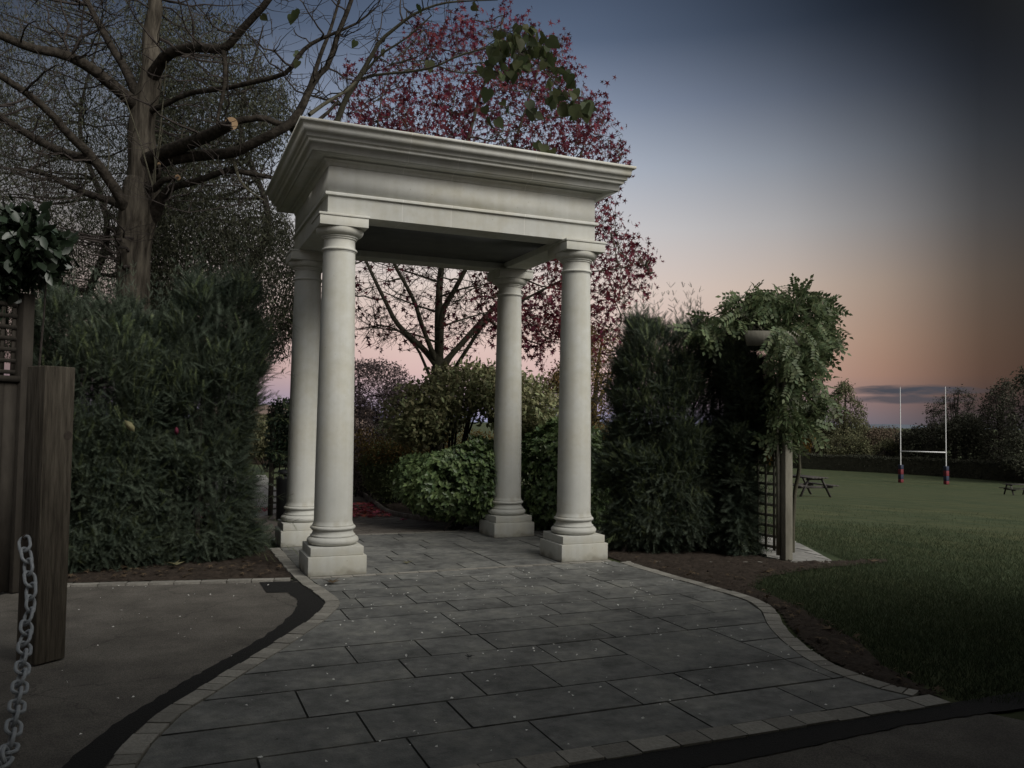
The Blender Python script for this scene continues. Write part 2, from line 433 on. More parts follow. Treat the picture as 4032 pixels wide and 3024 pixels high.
def slab_extra(t, tc, mp, col):
    L = t.links.new
    n = N(t, 'ShaderNodeTexNoise'); n.inputs['Scale'].default_value = 2.3; n.inputs['Detail'].default_value = 9; n.inputs['Roughness'].default_value = .72; L(tc.outputs['Object'], n.inputs['Vector'])
    r = ramp(t, [(.33, (.5, .5, .5, 1)), (.5, (1, 1, 1, 1)), (.7, (1.5, 1.47, 1.38, 1))]); L(n.outputs[0], r.inputs[0])
    m = N(t, 'ShaderNodeMix', data_type='RGBA', blend_type='MULTIPLY'); m.inputs[0].default_value = 1; L(col, m.inputs[6]); L(r.outputs[0], m.inputs[7])
    return m.outputs[2]


m_slab = mat('dark_slab', (.116, .118, .112), .66, (.215, .215, .203), 11, .4, 90, .3, island=.16, detail=12, extra=slab_extra)
m_joint = mat('slab_joint', (.026, .025, .022), .95, (.045, .042, .035), 60, .5, 120)
m_sett = mat('granite_sett', (.22, .208, .182), .8, (.31, .295, .262), 40, .6, 70, .3, island=.22)
m_tar = mat('old_tarmac', (.115, .105, .092), .85, (.21, .192, .168), 2.6, .8, 170, .3, detail=14, extra=tar_extra)
m_tarn = mat('new_tarmac', (.010, .010, .010), .8, (.020, .019, .018), 90, 1.0, 140, .3)
m_block = mat('block_paving', (.125, .110, .094), .8, (.19, .168, .145), 20, .5, 80, .25, island=.25)
m_flag = mat('pale_flagstone', (.20, .195, .18), .8, (.30, .29, .27), 14, .4, 60, .25, island=.3)
m_soil = mat('garden_soil', (.024, .018, .014), .95, (.062, .048, .038), 22, 1.0, 60, .15)


def grass_extra(t, tc, mp, col):
    L = t.links.new
    m2 = N(t, 'ShaderNodeMapping'); m2.inputs['Rotation'].default_value = (0, 0, math.radians(-42)); m2.inputs['Scale'].default_value = (.35, .06, 1); L(tc.outputs['Object'], m2.inputs[0])
    n = N(t, 'ShaderNodeTexNoise'); n.inputs['Scale'].default_value = 3.0; n.inputs['Detail'].default_value = 8; n.inputs['Roughness'].default_value = .7; L(m2.outputs[0], n.inputs['Vector'])
    r = ramp(t, [(.42, (1, 1, 1, 1)), (.62, (1.45, 1.22, 1.15, 1)), (.75, (1.75, 1.38, 1.35, 1))]); L(n.outputs[0], r.inputs[0])
    m = N(t, 'ShaderNodeMix', data_type='RGBA', blend_type='MULTIPLY'); m.inputs[0].default_value = 1; L(col, m.inputs[6]); L(r.outputs[0], m.inputs[7])
    return m.outputs[2]


m_lawn = mat('mown_lawn', (.036, .050, .025), .95, (.064, .080, .042), 1.6, 1.0, 30, .1, detail=12, extra=grass_extra)
m_blade = mat('grass_blade', (.056, .074, .036), .8, None, island=.5, trans=.25, hue=.03)
m_barkl = mat('dark_limb_bark', (.012, .010, .008), .95, (.050, .043, .035), 14, 1.5, 26, .1)
m_barkc = mat('catalpa_bark', (.018, .015, .012), .95, (.105, .092, .073), 14, 2.2, 26, .1, stretch=(1, 1, .13))
m_barky = mat('young_bark', (.050, .047, .033), .85, (.085, .080, .056), 12, .5, 40, .2)
m_barkd = mat('dark_bark', (.022, .018, .016), .9, (.050, .042, .038), 18, .6, 40, .15)
m_cut = mat('cut_wood', (.26, .17, .095), .8, (.34, .24, .14), 20)
m_yew = mat('yew_needles', (.027, .042, .030), .6, (.098, .120, .082), 4.5, island=.45, trans=.15, spec=.3, hue=.02)
m_yewt = mat('yew_young_needles', (.10, .135, .06), .6, (.17, .20, .10), 4, island=.4, trans=.2, spec=.3, hue=.02)
m_red = mat('crimson_leaves', (.125, .022, .036), .6, None, island=.75, trans=.45, spec=.3, hue=.02)
m_reds = mat('fallen_red_leaves', (.42, .085, .095), .7, None, island=.6, trans=.1, hue=.03)
m_heart = mat('catalpa_leaves', (.050, .062, .026), .55, None, island=.35, trans=.4, hue=.03)
m_fine = mat('fine_grey_green_leaves', (.062, .066, .042), .7, None, island=.5, trans=.35, hue=.03)
m_wist = mat('wisteria_leaves', (.105, .135, .065), .55, None, island=.45, trans=.3, hue=.03)
m_wisty = mat('wisteria_yellow_leaves', (.20, .12, .03), .6, None, island=.4, trans=.3)
m_gloss = mat('glossy_green_leaves', (.055, .10, .045), .4, (.21, .28, .11), 7, island=.45, trans=.2, spec=.5, hue=.015)
m_dome = mat('dome_shrub_leaves', (.23, .235, .12), .6, None, island=.5, trans=.25, hue=.04)
m_purple = mat('purple_shrub_leaves', (.18, .14, .14), .7, None, island=.5, trans=.2, hue=.03)
m_box = mat('clipped_box_leaves', (.15, .19, .085), .6, None, island=.5, trans=.2, hue=.02)
m_gold = mat('golden_leaves', (.15, .105, .035), .7, None, island=.5, trans=.4, hue=.03)
m_laurel = mat('laurel_leaves', (.016, .026, .014), .4, None, island=.35, spec=.5)
m_ivy = mat('ivy_leaves', (.020, .036, .018), .5, None, island=.5, spec=.4)
m_farg = mat('far_green_foliage', (.125, .125, .065), .9, None, island=.5, trans=.25, hue=.03)
m_farb = mat('far_brown_foliage', (.13, .10, .070), .9, None, island=.5, trans=.25, hue=.03)
m_fard = mat('far_dark_foliage', (.055, .056, .038), .9, None, island=.5, trans=.2, hue=.03)
m_hill = mat('far_hill', (.085, .105, .135), 1, (.12, .14, .17), .004, 0)  # blue-grey base has the distance haze painted in
m_wood = mat('weathered_post', (.040, .033, .025), .85, (.13, .112, .088), 14, 1.4, 30, .2, stretch=(3, 3, .22))
m_trel = mat('trellis_wood', (.16, .15, .12), .85, (.26, .245, .20), 9, .5, 26, .2, stretch=(1, 1, .3))
m_trelD = mat('dark_trellis_wood', (.026, .022, .018), .9, (.045, .039, .032), 9, .5, 26, .2, stretch=(1, 1, .3))
m_knot = mat('wood_knot', (.045, .035, .028), .8, (.07, .055, .045), 60)
m_chain = mat('white_plastic_chain', (.24, .26, .28), .5, (.32, .34, .36), 20, .15, 60, .4)
m_iron = mat('rusty_iron', (.03, .022, .018), .6, (.05, .035, .03), 40)
m_table = mat('picnic_table_wood', (.045, .040, .038), .85, (.075, .068, .062), 8, .4, 30)
m_white = mat('white_painted_metal', (.72, .72, .72), .5)
m_blue = mat('navy_pad', (.024, .030, .055), .7); m_redp = mat('red_pad', (.14, .022, .028), .7)
m_brick = mat('far_brick', (.13, .095, .08), .9, (.17, .125, .105), 3); m_roofb = mat('far_roof', (.16, .115, .095), .9, (.2, .14, .115), 2)
m_dry = mat('dry_leaf', (.085, .058, .036), .8, (.14, .10, .06), 30, trans=.2)
m_dryy = mat('yellow_dry_leaf', (.17, .16, .085), .8, (.25, .23, .13), 30, trans=.3)
m_pale = mat('pale_petal', (.85, .84, .80), .8)
m_bin = mat('dark_bin_paint', (.012, .013, .014), .5)

# leaf templates (x along leaf, y across, z normal)
T_SIMPLE = (np.array([[0, 0, 0], [.5, .22, .05], [1, 0, 0], [.5, -.22, .05]]), [[0, 1, 2], [0, 2, 3]])
T_NARROW = (np.array([[0, 0, 0], [.45, .11, .02], [1, 0, -.05], [.45, -.11, .02]]), [[0, 1, 2], [0, 2, 3]])
T_OVAL = (np.array([[0, 0, 0], [.25, .19, .04], [.6, .22, .05], [1, 0, -.02], [.6, -.22, .05], [.25, -.19, .04]]), [[0, 1, 2], [0, 2, 3], [0, 3, 4], [0, 4, 5]])


def t_star():
    v = [[.30, 0, 0]]
    for k in range(5):
        a = math.radians(-130 + 65 * k); L = (.62, .72, .78, .72, .62)[k]
        v.append([.30 + L * math.cos(a), L * math.sin(a), -.10])
        if k < 4:
            b = a + math.radians(32.5); v.append([.30 + .2 * math.cos(b), .2 * math.sin(b), .02])
    v.append([.1, 0, 0])
    f = [[0, i, i + 1] for i in range(1, 9)] + [[0, 9, 10], [0, 10, 1]]
    return np.array(v), f


def t_heart():
    o = [[0, 0], [-.10, .16], [-.06, .34], [.12, .46], [.38, .44], [.66, .26], [1.0, 0], [.66, -.26], [.38, -.44], [.12, -.46], [-.06, -.34], [-.10, -.16]]
    v = [[.3, 0, .0]] + [[x, y, .18 * abs(y) - .12 * x * x] for x, y in o]
    return np.array(v), [[0, i, i % 12 + 1] for i in range(1, 13)]


def t_yew(np_=12):
    v = []; f = []
    for k in range(np_):
        x = .08 + .84 * k / np_; zz = -.10 * x * x; l = .125 * (1 - .35 * abs(2 * x - 1))
        for s in (1, -1):
            i = len(v); v += [[x, 0, zz], [x + .04, 0, zz], [x + .06 + l * .35, s * l, zz + .02]]; f.append([i, i + 1, i + 2])
    i = len(v); v += [[0, .008, 0], [0, -.008, 0], [1, 0, -.1]]; f.append([i, i + 1, i + 2])
    return np.array(v), f


def t_pinnate(n=5):
    v = []; f = []
    def leaflet(x, z, dx, dy, l):
        i = len(v); w = .28 * l; px, py = -dy * w, dx * w
        v.extend([[x, 0, z], [x + dx * l * .45 + px, dy * l * .45 + py, z + .0], [x + dx * l, dy * l, z - .05], [x + dx * l * .45 - px, dy * l * .45 - py, z]]); f.extend([[i, i + 1, i + 2], [i, i + 2, i + 3]])
    for k in range(n):
        x = .18 + .72 * k / n
        for s in (1, -1): leaflet(x, -.25 * x * x, .55, s * .83, .27)
    leaflet(.92, -.22, 1, 0, .28)
    i = len(v); v += [[0, .006, 0], [0, -.006, 0], [.95, 0, -.23]]; f.append([i, i + 1, i + 2])
    return np.array(v), f


T_STAR = t_star(); T_HEART = t_heart(); T_YEW = t_yew(); T_PIN = t_pinnate()

exec_parts = []
# ------------------------------------------------------------------ ground, field, hill


def field():
    m = MB(); seg = 120; rad = np.r_[0.01, np.geomspace(1.5, 3200, 90)]
    t = np.linspace(0, 2 * np.pi, seg, endpoint=False)
    X = CAM[0] + np.outer(rad, np.cos(t)); Y = CAM[1] + np.outer(rad, np.sin(t)); Z = terr(X, Y) - .02
    V = np.stack([X, Y, Z], 2).reshape(-1, 3); n = len(rad)
    i, j = np.meshgrid(np.arange(n - 1), np.arange(seg), indexing='ij'); j2 = (j + 1) % seg
    m.add(V, np.stack([i * seg + j, (i + 1) * seg + j, (i + 1) * seg + j2, i * seg + j2], 2).reshape(-1, 4))
    tag(m.build('ground', m_lawn, smooth=True), kind='structure')
    # far hill across the horizon
    m = MB(); px = np.linspace(-3000, 7000, 160); V = []
    for x in px:
        w = math.exp(-((x - 3430) / 330) ** 2) * 5 + 3 * math.sin(x / 170.) + 2 * math.sin(x / 61.)
        b = at(x, 1800, 2600); V.append([b[0], b[1], -8])
        y = 1661 - w + .0136 * (x - 2016)
        V.append(at(x, y - 2, 2700)); V.append(at(x, y + 40, 3400))
    V = np.array(V); k = np.arange(159) * 3
    m.add(V, np.r_[np.stack([k, k + 3, k + 4, k + 1], 1), np.stack([k + 1, k + 4, k + 5, k + 2], 1)])
    tag(m.build('hills', m_hill, smooth=True), kind='structure')


field()

# ------------------------------------------------------------------ paving
LEFT_IN = [(-.30, 2.55), (-.30, 1.69), (-.29, -.22), (-.22, -1.0), (-.20, -1.38), (-.24, -1.62), (-.44, -2.08), (-.83, -2.77), (-1.06, -3.15), (-1.30, -3.55), (-1.50, -3.88), (-1.64, -4.25), (-1.72, -4.6), (-1.78, -5.03)]
RIGHT_IN = [(3.07, 2.55), (3.07, -.5), (3.10, -1.48), (3.15, -2.15), (3.14, -2.59), (3.0, -2.95), (2.74, -3.34), (2.53, -3.73), (2.34, -4.2), (2.28, -4.52), (2.30, -4.84), (2.38, -5.03)]
OUT = LEFT_IN + RIGHT_IN[::-1]


def clip(poly, x0, x1, y0, y1):
    P = [tuple(p) for p in poly]
    for ax, v, sg in ((0, x0, 1), (0, x1, -1), (1, y0, 1), (1, y1, -1)):
        Q = []
        for i in range(len(P)):
            a, b = P[i - 1], P[i]; ia, ib = (a[ax] - v) * sg >= 0, (b[ax] - v) * sg >= 0
            if ia != ib:
                t = (v - a[ax]) / (b[ax] - a[ax]); Q.append((a[0] + t * (b[0] - a[0]), a[1] + t * (b[1] - a[1])))
            if ib: Q.append(b)
        P = Q
        if len(P) < 3: return None
    A = sum(P[i - 1][0] * P[i][1] - P[i][0] * P[i - 1][1] for i in range(len(P))) / 2
    if abs(A) < .004: return None
    Q = []
    for p in P:
        if not Q or abs(p[0] - Q[-1][0]) + abs(p[1] - Q[-1][1]) > 1e-4: Q.append(p)
    if abs(Q[0][0] - Q[-1][0]) + abs(Q[0][1] - Q[-1][1]) < 1e-4: Q.pop()
    return Q if A > 0 else Q[::-1]


def paving():
    m = MB(); m.poly([(x, y, -.012) for x, y in OUT[::-1]][::-1]); 
    o = m.build('paving_bed', m_joint); tag(o, kind='structure')
    m = MB()
    rows = [(-.38, -.70, [.54, .97, 1.84, 2.28, 2.9]), (-.70, -1.02, [.33, 1.23, 1.66, 2.54]), (-1.02, -1.37, [-.1, .60, 1.05, 1.93, 2.37]),
            (-1.37, -1.74, [-.06, .39, 1.30, 1.73, 2.39]), (-1.74, -2.12, [-.26 + .0, .64, 1.11, 2.01, 2.5]), (-2.12, -2.50, [.47, 1.38, 1.84, 2.75]), (-2.50, -2.87, [.47, 1.17, 1.98, 2.6]),
            (-2.87, -3.29, [-.45, .04, .51, 1.43, 2.05]), (-3.29, -3.70, [-.19, .79, 1.28, 2.21]), (-3.70, -4.16, [-.9, .10, .57, 1.29, 2.21]),
            (-4.16, -4.60, [-.65, -.15, .85, 1.33, 2.2]), (-4.60, -5.03, [-1.2, -.5, .15, 1.0, 1.75])]
    merge_up = {}       # double-height slabs
    for ri, (y1, y0, xs) in enumerate(rows):
        xs = [-3.0] + xs + [4.0]
        for k in range(len(xs) - 1):
            a, b = xs[k], xs[k + 1]; yy0, yy1 = y0, y1
            if ri == 5 and k == 0: yy0 = -2.87           # big slab left
            if ri == 6 and k == 0: continue
            if ri == 8 and abs(a - 1.28) < .01: yy0 = -4.16  # big slab right
            if ri == 9 and abs(a - 1.29) < .01: continue
            g = .006; gy = .0095; q = clip(OUT, a + g, b - g, yy0 + gy, yy1 - gy)
            if q: m.prism(q, -.03, 0.0 + rng.uniform(-.0015, .0015))
    # under the portico
    ys = [-.30, .06, .40, .78, 1.12, 1.48, 1.85, 2.2, 2.50]
    for r in range(len(ys) - 1):
        x = -.6 - .3 * (r % 3); 
        while x < 3.4:
            w = rng.choice([.45, .6, .9, .9]); q = clip(OUT, x + .008, x + w - .008, ys[r] + .011, ys[r + 1] - .011); x += w
            if q: m.prism(q, -.03, rng.uniform(-.0015, .0015))
    tag(m.build('slab_paving', m_slab, bevel=.0), kind='structure')
    # pale strip flush in front of the plinths and at the back edge
    m = MB()
    for y0, y1 in ((-.375, -.30), (2.50, 2.58)):
        x = -.28
        while x < 3.05:
            w = rng.uniform(.18, .24); m.prism([(x + .004, y0), (min(x + w, 3.05) - .004, y0), (min(x + w, 3.05) - .004, y1), (x + .004, y1)], -.02, .003); x += w
    tag(m.build('paving_strip', m_sett), kind='structure')

    def band(path, w, side, step, name, zt=.006, jit=.006):
        P = smoothpath(path, 400); d = np.r_[0, np.cumsum(np.linalg.norm(np.diff(P, axis=0), axis=1))]
        m = MB(); s = 0.0
        f = lambda q: np.array([np.interp(q, d, P[:, 0]), np.interp(q, d, P[:, 1])])
        while s + .05 < d[-1]:
            L = step * rng.uniform(.85, 1.12); e = min(s + L, d[-1]); a, b = f(s + .004), f(e - .004)
            ta = unit(f(min(s + .02, d[-1])) - f(max(s - .02, 0))); tb = unit(f(min(e + .02, d[-1])) - f(max(e - .02, 0)))
            na, nb = np.array([-ta[1], ta[0]]) * side, np.array([-tb[1], tb[0]]) * side; ww = w + rng.uniform(-jit, jit)
            q = np.array([a + na * .006, b + nb * .006, b + nb * ww, a + na * ww])
            ar = np.cross(q[1] - q[0], q[2] - q[1])
            m.prism(q if ar > 0 else q[::-1], -.03, zt + rng.uniform(-.003, .003)); s = e
        tag(m.build(name, m_sett, bevel=.004), kind='structure')
    band(LEFT_IN[1:], .125, -1, .125, 'kerb')
    band([p for p in RIGHT_IN[1:]], .125, 1, .125, 'kerb')
    band([(-1.9, -5.04), (0, -5.03), (2.5, -5.04)], .15, -1, .20, 'kerb', jit=.012)
    band([(-9, 1.35), (-2.37, .07), (-.45, -.30)], .10, -1, .22, 'kerb', zt=.012)
    band([(3.2, -.42), (4.2, -.78), (5.5, -1.22)], .05, -1, .45, 'kerb', zt=.004)
    # tarmac: old sheet and newer strip along the setts
    tar = [(-14, 2.4), (-9, 1.35), (-2.37, .07), (-.44, -.29), (-.34, -.6), (-.33, -1.12), (-.33, -1.5), (-.5, -2.0), (-.95, -2.77), (-1.2, -3.2), (-1.62, -3.9), (-1.84, -4.6), (-1.92, -5.17), (2.45, -5.17), (2.7, -5.6), (4, -6.4), (9, -9), (9, -18), (-14, -18)]
    m = MB(); m.poly([(x, y, -.009) for x, y in tar]); tag(m.build('tarmac', m_tar), kind='structure')
    strip_in = [(-.36, -.45), (-.33, -.8), (-.32, -1.12), (-.33, -1.45), (-.42, -1.8), (-.62, -2.19), (-.95, -2.77), (-1.2, -3.2), (-1.5, -3.65), (-1.7, -4.0), (-1.84, -4.5), (-1.92, -5.16)]
    strip_out = [(-.52, -.47), (-.56, -.9), (-.53, -1.25), (-.60, -1.6), (-.80, -2.15), (-1.05, -2.6), (-1.26, -2.95), (-1.5, -3.32), (-1.69, -3.66), (-1.84, -3.95), (-2.0, -4.4), (-2.1, -5.2)]
    A = smoothpath(strip_in, 90); B = smoothpath(strip_out, 90); B += rng.normal(size=B.shape) * .006
    A = np.c_[A, np.full(90, -.004)]; B = np.c_[B, np.full(90, -.004)]
    m = MB(); k = np.arange(89); m.add(np.r_[A, B], np.stack([k, k + 1, k + 91, k + 90], 1)[:, ::-1])
    m.poly([(-.75, -.33, -.0045), (-.74, -.86, -.0045), (-.55, -.9, -.0045), (-.51, -.5, -.0045), (-.38, -.36, -.0045)])
    xs = np.linspace(-2.3, 3.2, 90); A = np.c_[xs, np.full(90, -5.175), np.full(90, -.0035)]; B = np.c_[xs, -5.38 - .03 * np.sin(xs * 2.3) + rng.normal(size=90) * .006, np.full(90, -.0035)]
    m.add(np.r_[A, B], np.stack([k, k + 1, k + 91, k + 90], 1)[:, ::-1])
    tag(m.build('tarmac_strip', m_tarn), kind='structure')
    # brown block paving behind the portico and pale flag path to the left and right
    back = [(-.42, 2.6), (3.1, 2.6), (3.1, 2.9), (2.75, 3.15), (2.55, 3.5), (2.2, 3.72), (1.95, 4.3), (1.83, 4.98), (1.95, 6.2), (2.2, 8.5), (.6, 8.5), (.4, 6), (-.1, 5.2), (-.55, 4.6)]
    m = MB(); m.poly([(x, y, -.014) for x, y in back]); tag(m.build('block_paving_bed', m_joint), kind='structure')
    m = MB(); th = math.radians(18); c, s_ = math.cos(th), math.sin(th)
    Rm = np.array([[c, -s_], [s_, c]]); bk = np.asarray(back) @ Rm
    for r in range(60):
        y0 = 1.2 + r * .105
        for q in range(60):
            x0 = -2 + q * .21 + (r % 2) * .105; w = clip(bk, x0 + .003, x0 + .207, y0 + .003, y0 + .102)
            if w: m.prism(np.asarray(w) @ Rm.T, -.03, -.003 + rng.uniform(-.002, .002))
    tag(m.build('block_paving', m_block), kind='structure')
    m = MB()
    rc = smoothpath([(3.05, 2.75), (2.75, 3.10), (2.60, 3.48), (2.22, 3.72), (1.96, 4.3), (1.84, 4.98), (1.95, 6.2), (2.2, 8.5)], 60)
    for a, b in zip(rc[:-1], rc[1:]): m.bar((*a, .02), (*(b - (b - a) * .03), .02), .06, .09)
    tag(m.build('kerb', m_block), kind='structure')
    path = [(-.55, 2.7), (-.55, 4.6), (-.1, 5.2), (.4, 6), (.6, 8.5), (1.0, 15), (-1.2, 15), (-1.3, 8), (-2.2, 4.5), (-4, 3.2), (-4, 2.7)]
    pathr = [(3.12, .55), (3.5, .45), (4.2, .55), (4.9, -.3), (5.05, -.98), (5.53, -1.12), (6.27, .36), (6.0, 1.9), (4.6, 2.6), (3.12, 2.5)]
    for nm, pp in (('path', path), ('path', pathr)):
        m = MB(); m.poly([(x, y, -.016) for x, y in pp][::(1 if nm else 1)]); tag(m.build('path_bed', m_joint), kind='structure')
        m = MB(); y = -1.4
        while y < 15:
            h = rng.choice([.3, .45, .6]); x = -4.2 + rng.uniform(0, .3)
            while x < 6.6:
                w = rng.choice([.4, .6, .75]); q = clip(pp, x + .01, x + w - .01, y + .01, y + h - .01)
                if q: m.prism(q, -.03, -.004 + rng.uniform(-.002, .002))
                x += w
            y += h
        tag(m.build(nm, m_flag), kind='structure')


paving()


def soil(poly, zfun=0.0, res=.035, amp=.03, name='soil_bed'):
    P = np.asarray(poly, float); lo, hi = P.min(0), P.max(0)
    xs = np.arange(lo[0], hi[0], res); ys = np.arange(lo[1], hi[1], res); X, Y = np.meshgrid(xs, ys, indexing='ij')
    e = edist(P, X.ravel(), Y.ravel()).reshape(X.shape); ins = inpoly(P, X.ravel(), Y.ravel()).reshape(X.shape)
    Z = np.zeros_like(X)
    for i in range(len(xs)):
        for j in range(len(ys)):
            if ins[i, j]:
                v = Vector((xs[i] * 7, ys[j] * 7, 1.)); Z[i, j] = (noise.noise(v) * .6 + noise.noise(v * 2.7) * .5 + noise.noise(v * 6) * .35)
    Z = -.008 + np.clip(e / .12, 0, 1) * (.018 + amp * Z) 
    nx, ny = X.shape; V = np.stack([X, Y, Z], 2).reshape(-1, 3)
    i, j = np.meshgrid(np.arange(nx - 1), np.arange(ny - 1), indexing='ij')
    ok = ins[:-1, :-1] & ins[1:, :-1] & ins[:-1, 1:] & ins[1:, 1:]
    F = np.stack([i * ny + j, (i + 1) * ny + j, (i + 1) * ny + j + 1, i * ny + j + 1], 2)[ok]
    m = MB(); m.add(V, F); return tag(m.build(name, m_soil, smooth=True), kind='structure')


SOIL_R = [(3.18, 2.4), (3.18, -.45), (3.24, -1.5), (3.29, -2.2), (3.26, -2.66), (3.12, -3.03), (2.86, -3.42), (2.66, -3.8), (2.47, -4.25), (2.41, -4.6), (2.44, -4.95), (2.55, -5.15), (2.75, -4.5), (3.05, -4.0), (3.22, -3.5),
          (3.46, -2.95), (3.55, -2.5), (3.65, -2.1), (4.1, -1.72), (4.9, -1.50), (6.1, -1.4), (6.3, -1.2), (5.56, -1.14), (5.02, -1.0), (4.85, -.3), (4.2, .5), (3.5, .42)]
soil(SOIL_R)
soil([(-7, 1.05), (-2.37, .16), (-.40, -.26), (-.40, 2.6), (-.6, 4.4), (-2.2, 4.3), (-7, 3.0)], amp=.04)
soil([(3.1, 2.95), (2.78, 3.25), (2.6, 3.55), (2.3, 3.8), (2.05, 4.3), (1.95, 5.0), (2.05, 6.2), (2.3, 8.5), (7, 8), (7, 2.7), (4.6, 2.65)], res=.08, amp=.05)

# ------------------------------------------------------------------ portico
PW, PD = 2.7543, 2.0188


def ring_sweep(m, prof, x0, x1, y0, y1):
    """closed profile (outset, z) swept round the rectangle with mitred corners"""
    prof = np.asarray(prof, float); n = len(prof); V = []
    for sx, sy in ((0, 0), (1, 0), (1, 1), (0, 1)):
        for o, z in prof: V.append([(x1 + o) if sx else (x0 - o), (y1 + o) if sy else (y0 - o), z])
    F = []
    for c in range(4):
        d = (c + 1) % 4
        for i in range(n):
            j = (i + 1) % n; F.append([c * n + i, d * n + i, d * n + j, c * n + j])
    m.add(V, F)


def arc(r0, z0, r1, z1, n=6, bulge=1):
    """quarter curve between two profile points"""
    out = []
    for k in range(n + 1):
        a = k / n * math.pi / 2
        if bulge > 0: out.append((r0 + (r1 - r0) * math.sin(a), z0 + (z1 - z0) * (1 - math.cos(a))))
        else: out.append((r0 + (r1 - r0) * (1 - math.cos(a)), z0 + (z1 - z0) * math.sin(a)))
    return out


def torus_p(r, z0, z1, b, n=10):
    c = (z0 + z1) / 2; h = (z1 - z0) / 2
    return [(r + b * math.cos(a), c + h * math.sin(a)) for a in np.linspace(-math.pi / 2, math.pi / 2, n)]


def portico():
    root = thing('portico', 'cream stone portico with four round columns carrying a heavy moulded square roof', 'portico', (0, 0, 0))
    # one column, in its own coordinates
    col = bpy.data.objects.new('column', None); COL.objects.link(col); col.parent = root
    sh = MB()
    prof = [(.205, .478), (.200, .490), (.194, .510)]
    for k in range(13):
        t = k / 12; prof.append((.193 - .029 * t ** 1.6, .52 + (3.25 - .52) * t))
    prof += [(.164, 3.265)]; sh.lathe(prof, seg=96)
    shaft = sh.build('shaft', m_stone, col, smooth=True)
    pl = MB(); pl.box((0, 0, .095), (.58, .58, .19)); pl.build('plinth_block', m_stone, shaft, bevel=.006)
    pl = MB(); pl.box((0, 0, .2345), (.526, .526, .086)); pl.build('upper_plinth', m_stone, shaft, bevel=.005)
    b = MB()
    b.lathe([(.16, .279)] + torus_p(.205, .279, .362, .055, 14) + [(.226, .364), (.226, .374)] + arc(.224, .376, .203, .418, 6, 1) + [(.208, .424), (.214, .426)] + torus_p(.202, .428, .468, .026, 10) + [(.207, .470), (.207, .478), (.16, .479)], seg=96)
    b.build('base_moulding', m_stone, shaft, smooth=True)
    c = MB()
    c.lathe([(.15, 3.262), (.168, 3.263), (.168, 3.272)] + torus_p(.166, 3.272, 3.302, .019, 8) + [(.165, 3.306), (.161, 3.325), (.160, 3.392), (.173, 3.396), (.173, 3.412), (.186, 3.414), (.186, 3.430), (.196, 3.434)] + arc(.196, 3.434, .243, 3.488, 8, 1)[::1] + [(.243, 3.500), (.15, 3.502)], seg=96)
    c.build('capital', m_stone, shaft, smooth=True)
    a = MB(); a.box((0, 0, 3.5515), (.494, .494, .097)); a.box((0, 0, 3.612), (.516, .516, .024)); a.build('abacus', m_stone, shaft, bevel=.003)
    # smooth shading by angle for lathed parts
    for ob in shaft.children:
        if ob.name.startswith(('base_moulding', 'capital')):
            for e in ob.data.edges: pass
    cols = [(0, 0), (PW, 0), (0, PD), (PW, PD)]
    # part level: shaft carries the mouldings; flatten the holder away so columns are parts of the portico
    first = shaft; first.name = 'column'; first.parent = root; bpy.data.objects.remove(col)
    for i, (x, y) in enumerate(cols):
        o = first if i == 0 else first.copy()
        if i:
            COL.objects.link(o); o.parent = root
            for ch in first.children:
                cc = ch.copy(); COL.objects.link(cc); cc.parent = o
        o.location = (x, y, 0)
    for o, l in zip([c for c in root.children], ('front left column', None)): pass
    ar = MB(); ring_sweep(ar, [(-.158, 3.6245), (.158, 3.6245), (.158, 3.824), (.188, 3.824), (.188, 3.8553), (-.158, 3.8553)], 0, PW, 0, PD)
    ar.build('architrave', m_stonej, root, bevel=.003)
    fr = MB(); ring_sweep(fr, [(-.158, 3.8565), (.155, 3.8565), (.155, 4.13), (-.158, 4.13)], 0, PW, 0, PD); fr.build('frieze', m_stone, root)
    prof = [(-.1, 4.124), (.160, 4.124), (.160, 4.134)] + arc(.166, 4.136, .205, 4.178, 6, -1)[0:] + [(.212, 4.180), (.212, 4.196), (.222, 4.2005), (.340, 4.2005), (.340, 4.210), (.348, 4.210), (.348, 4.2035), (.363, 4.2035), (.363, 4.268)]
    prof += [(.370, 4.270)] + arc(.372, 4.272, .398, 4.294, 5, 1) + arc(.398, 4.294, .420, 4.317, 5, -1)[1:] + [(.427, 4.3195), (.427, 4.355), (.434, 4.357)]
    prof += arc(.436, 4.359, .462, 4.402, 6, 1) + arc(.462, 4.402, .492, 4.440, 6, -1)[1:] + [(.501, 4.442), (.501, 4.4696), (-.1, 4.4696)]
    co = MB(); ring_sweep(co, prof, 0, PW, 0, PD); o = co.build('cornice', m_stonej, root, bevel=0)
    rf = MB(); rf.box((PW / 2, PD / 2, 4.42), (PW + .35, PD + .35, .12)); rf.build('roof_slab', m_stone, root)
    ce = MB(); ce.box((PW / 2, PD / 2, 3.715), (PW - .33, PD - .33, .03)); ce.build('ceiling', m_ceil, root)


portico()


# ------------------------------------------------------------------ foliage builders
def shoots(m, P, centre, size, tmpl, up=.55, spread=.55, droop=0.0, szv=.35):
    n = len(P); X = unit(P - centre) * np.array([1, 1, .5]); X[:, 2] += up; X = unit(X) + rdir(n) * spread; X[:, 2] -= droop; X = unit(X)
    Z = unit(rdir(n) * .7 + np.array([0, 0, .8]) + unit(P - centre) * .5)
    m.scatter(*tmpl, P, X, Z, size * rng.uniform(1 - szv, 1 + szv, n))


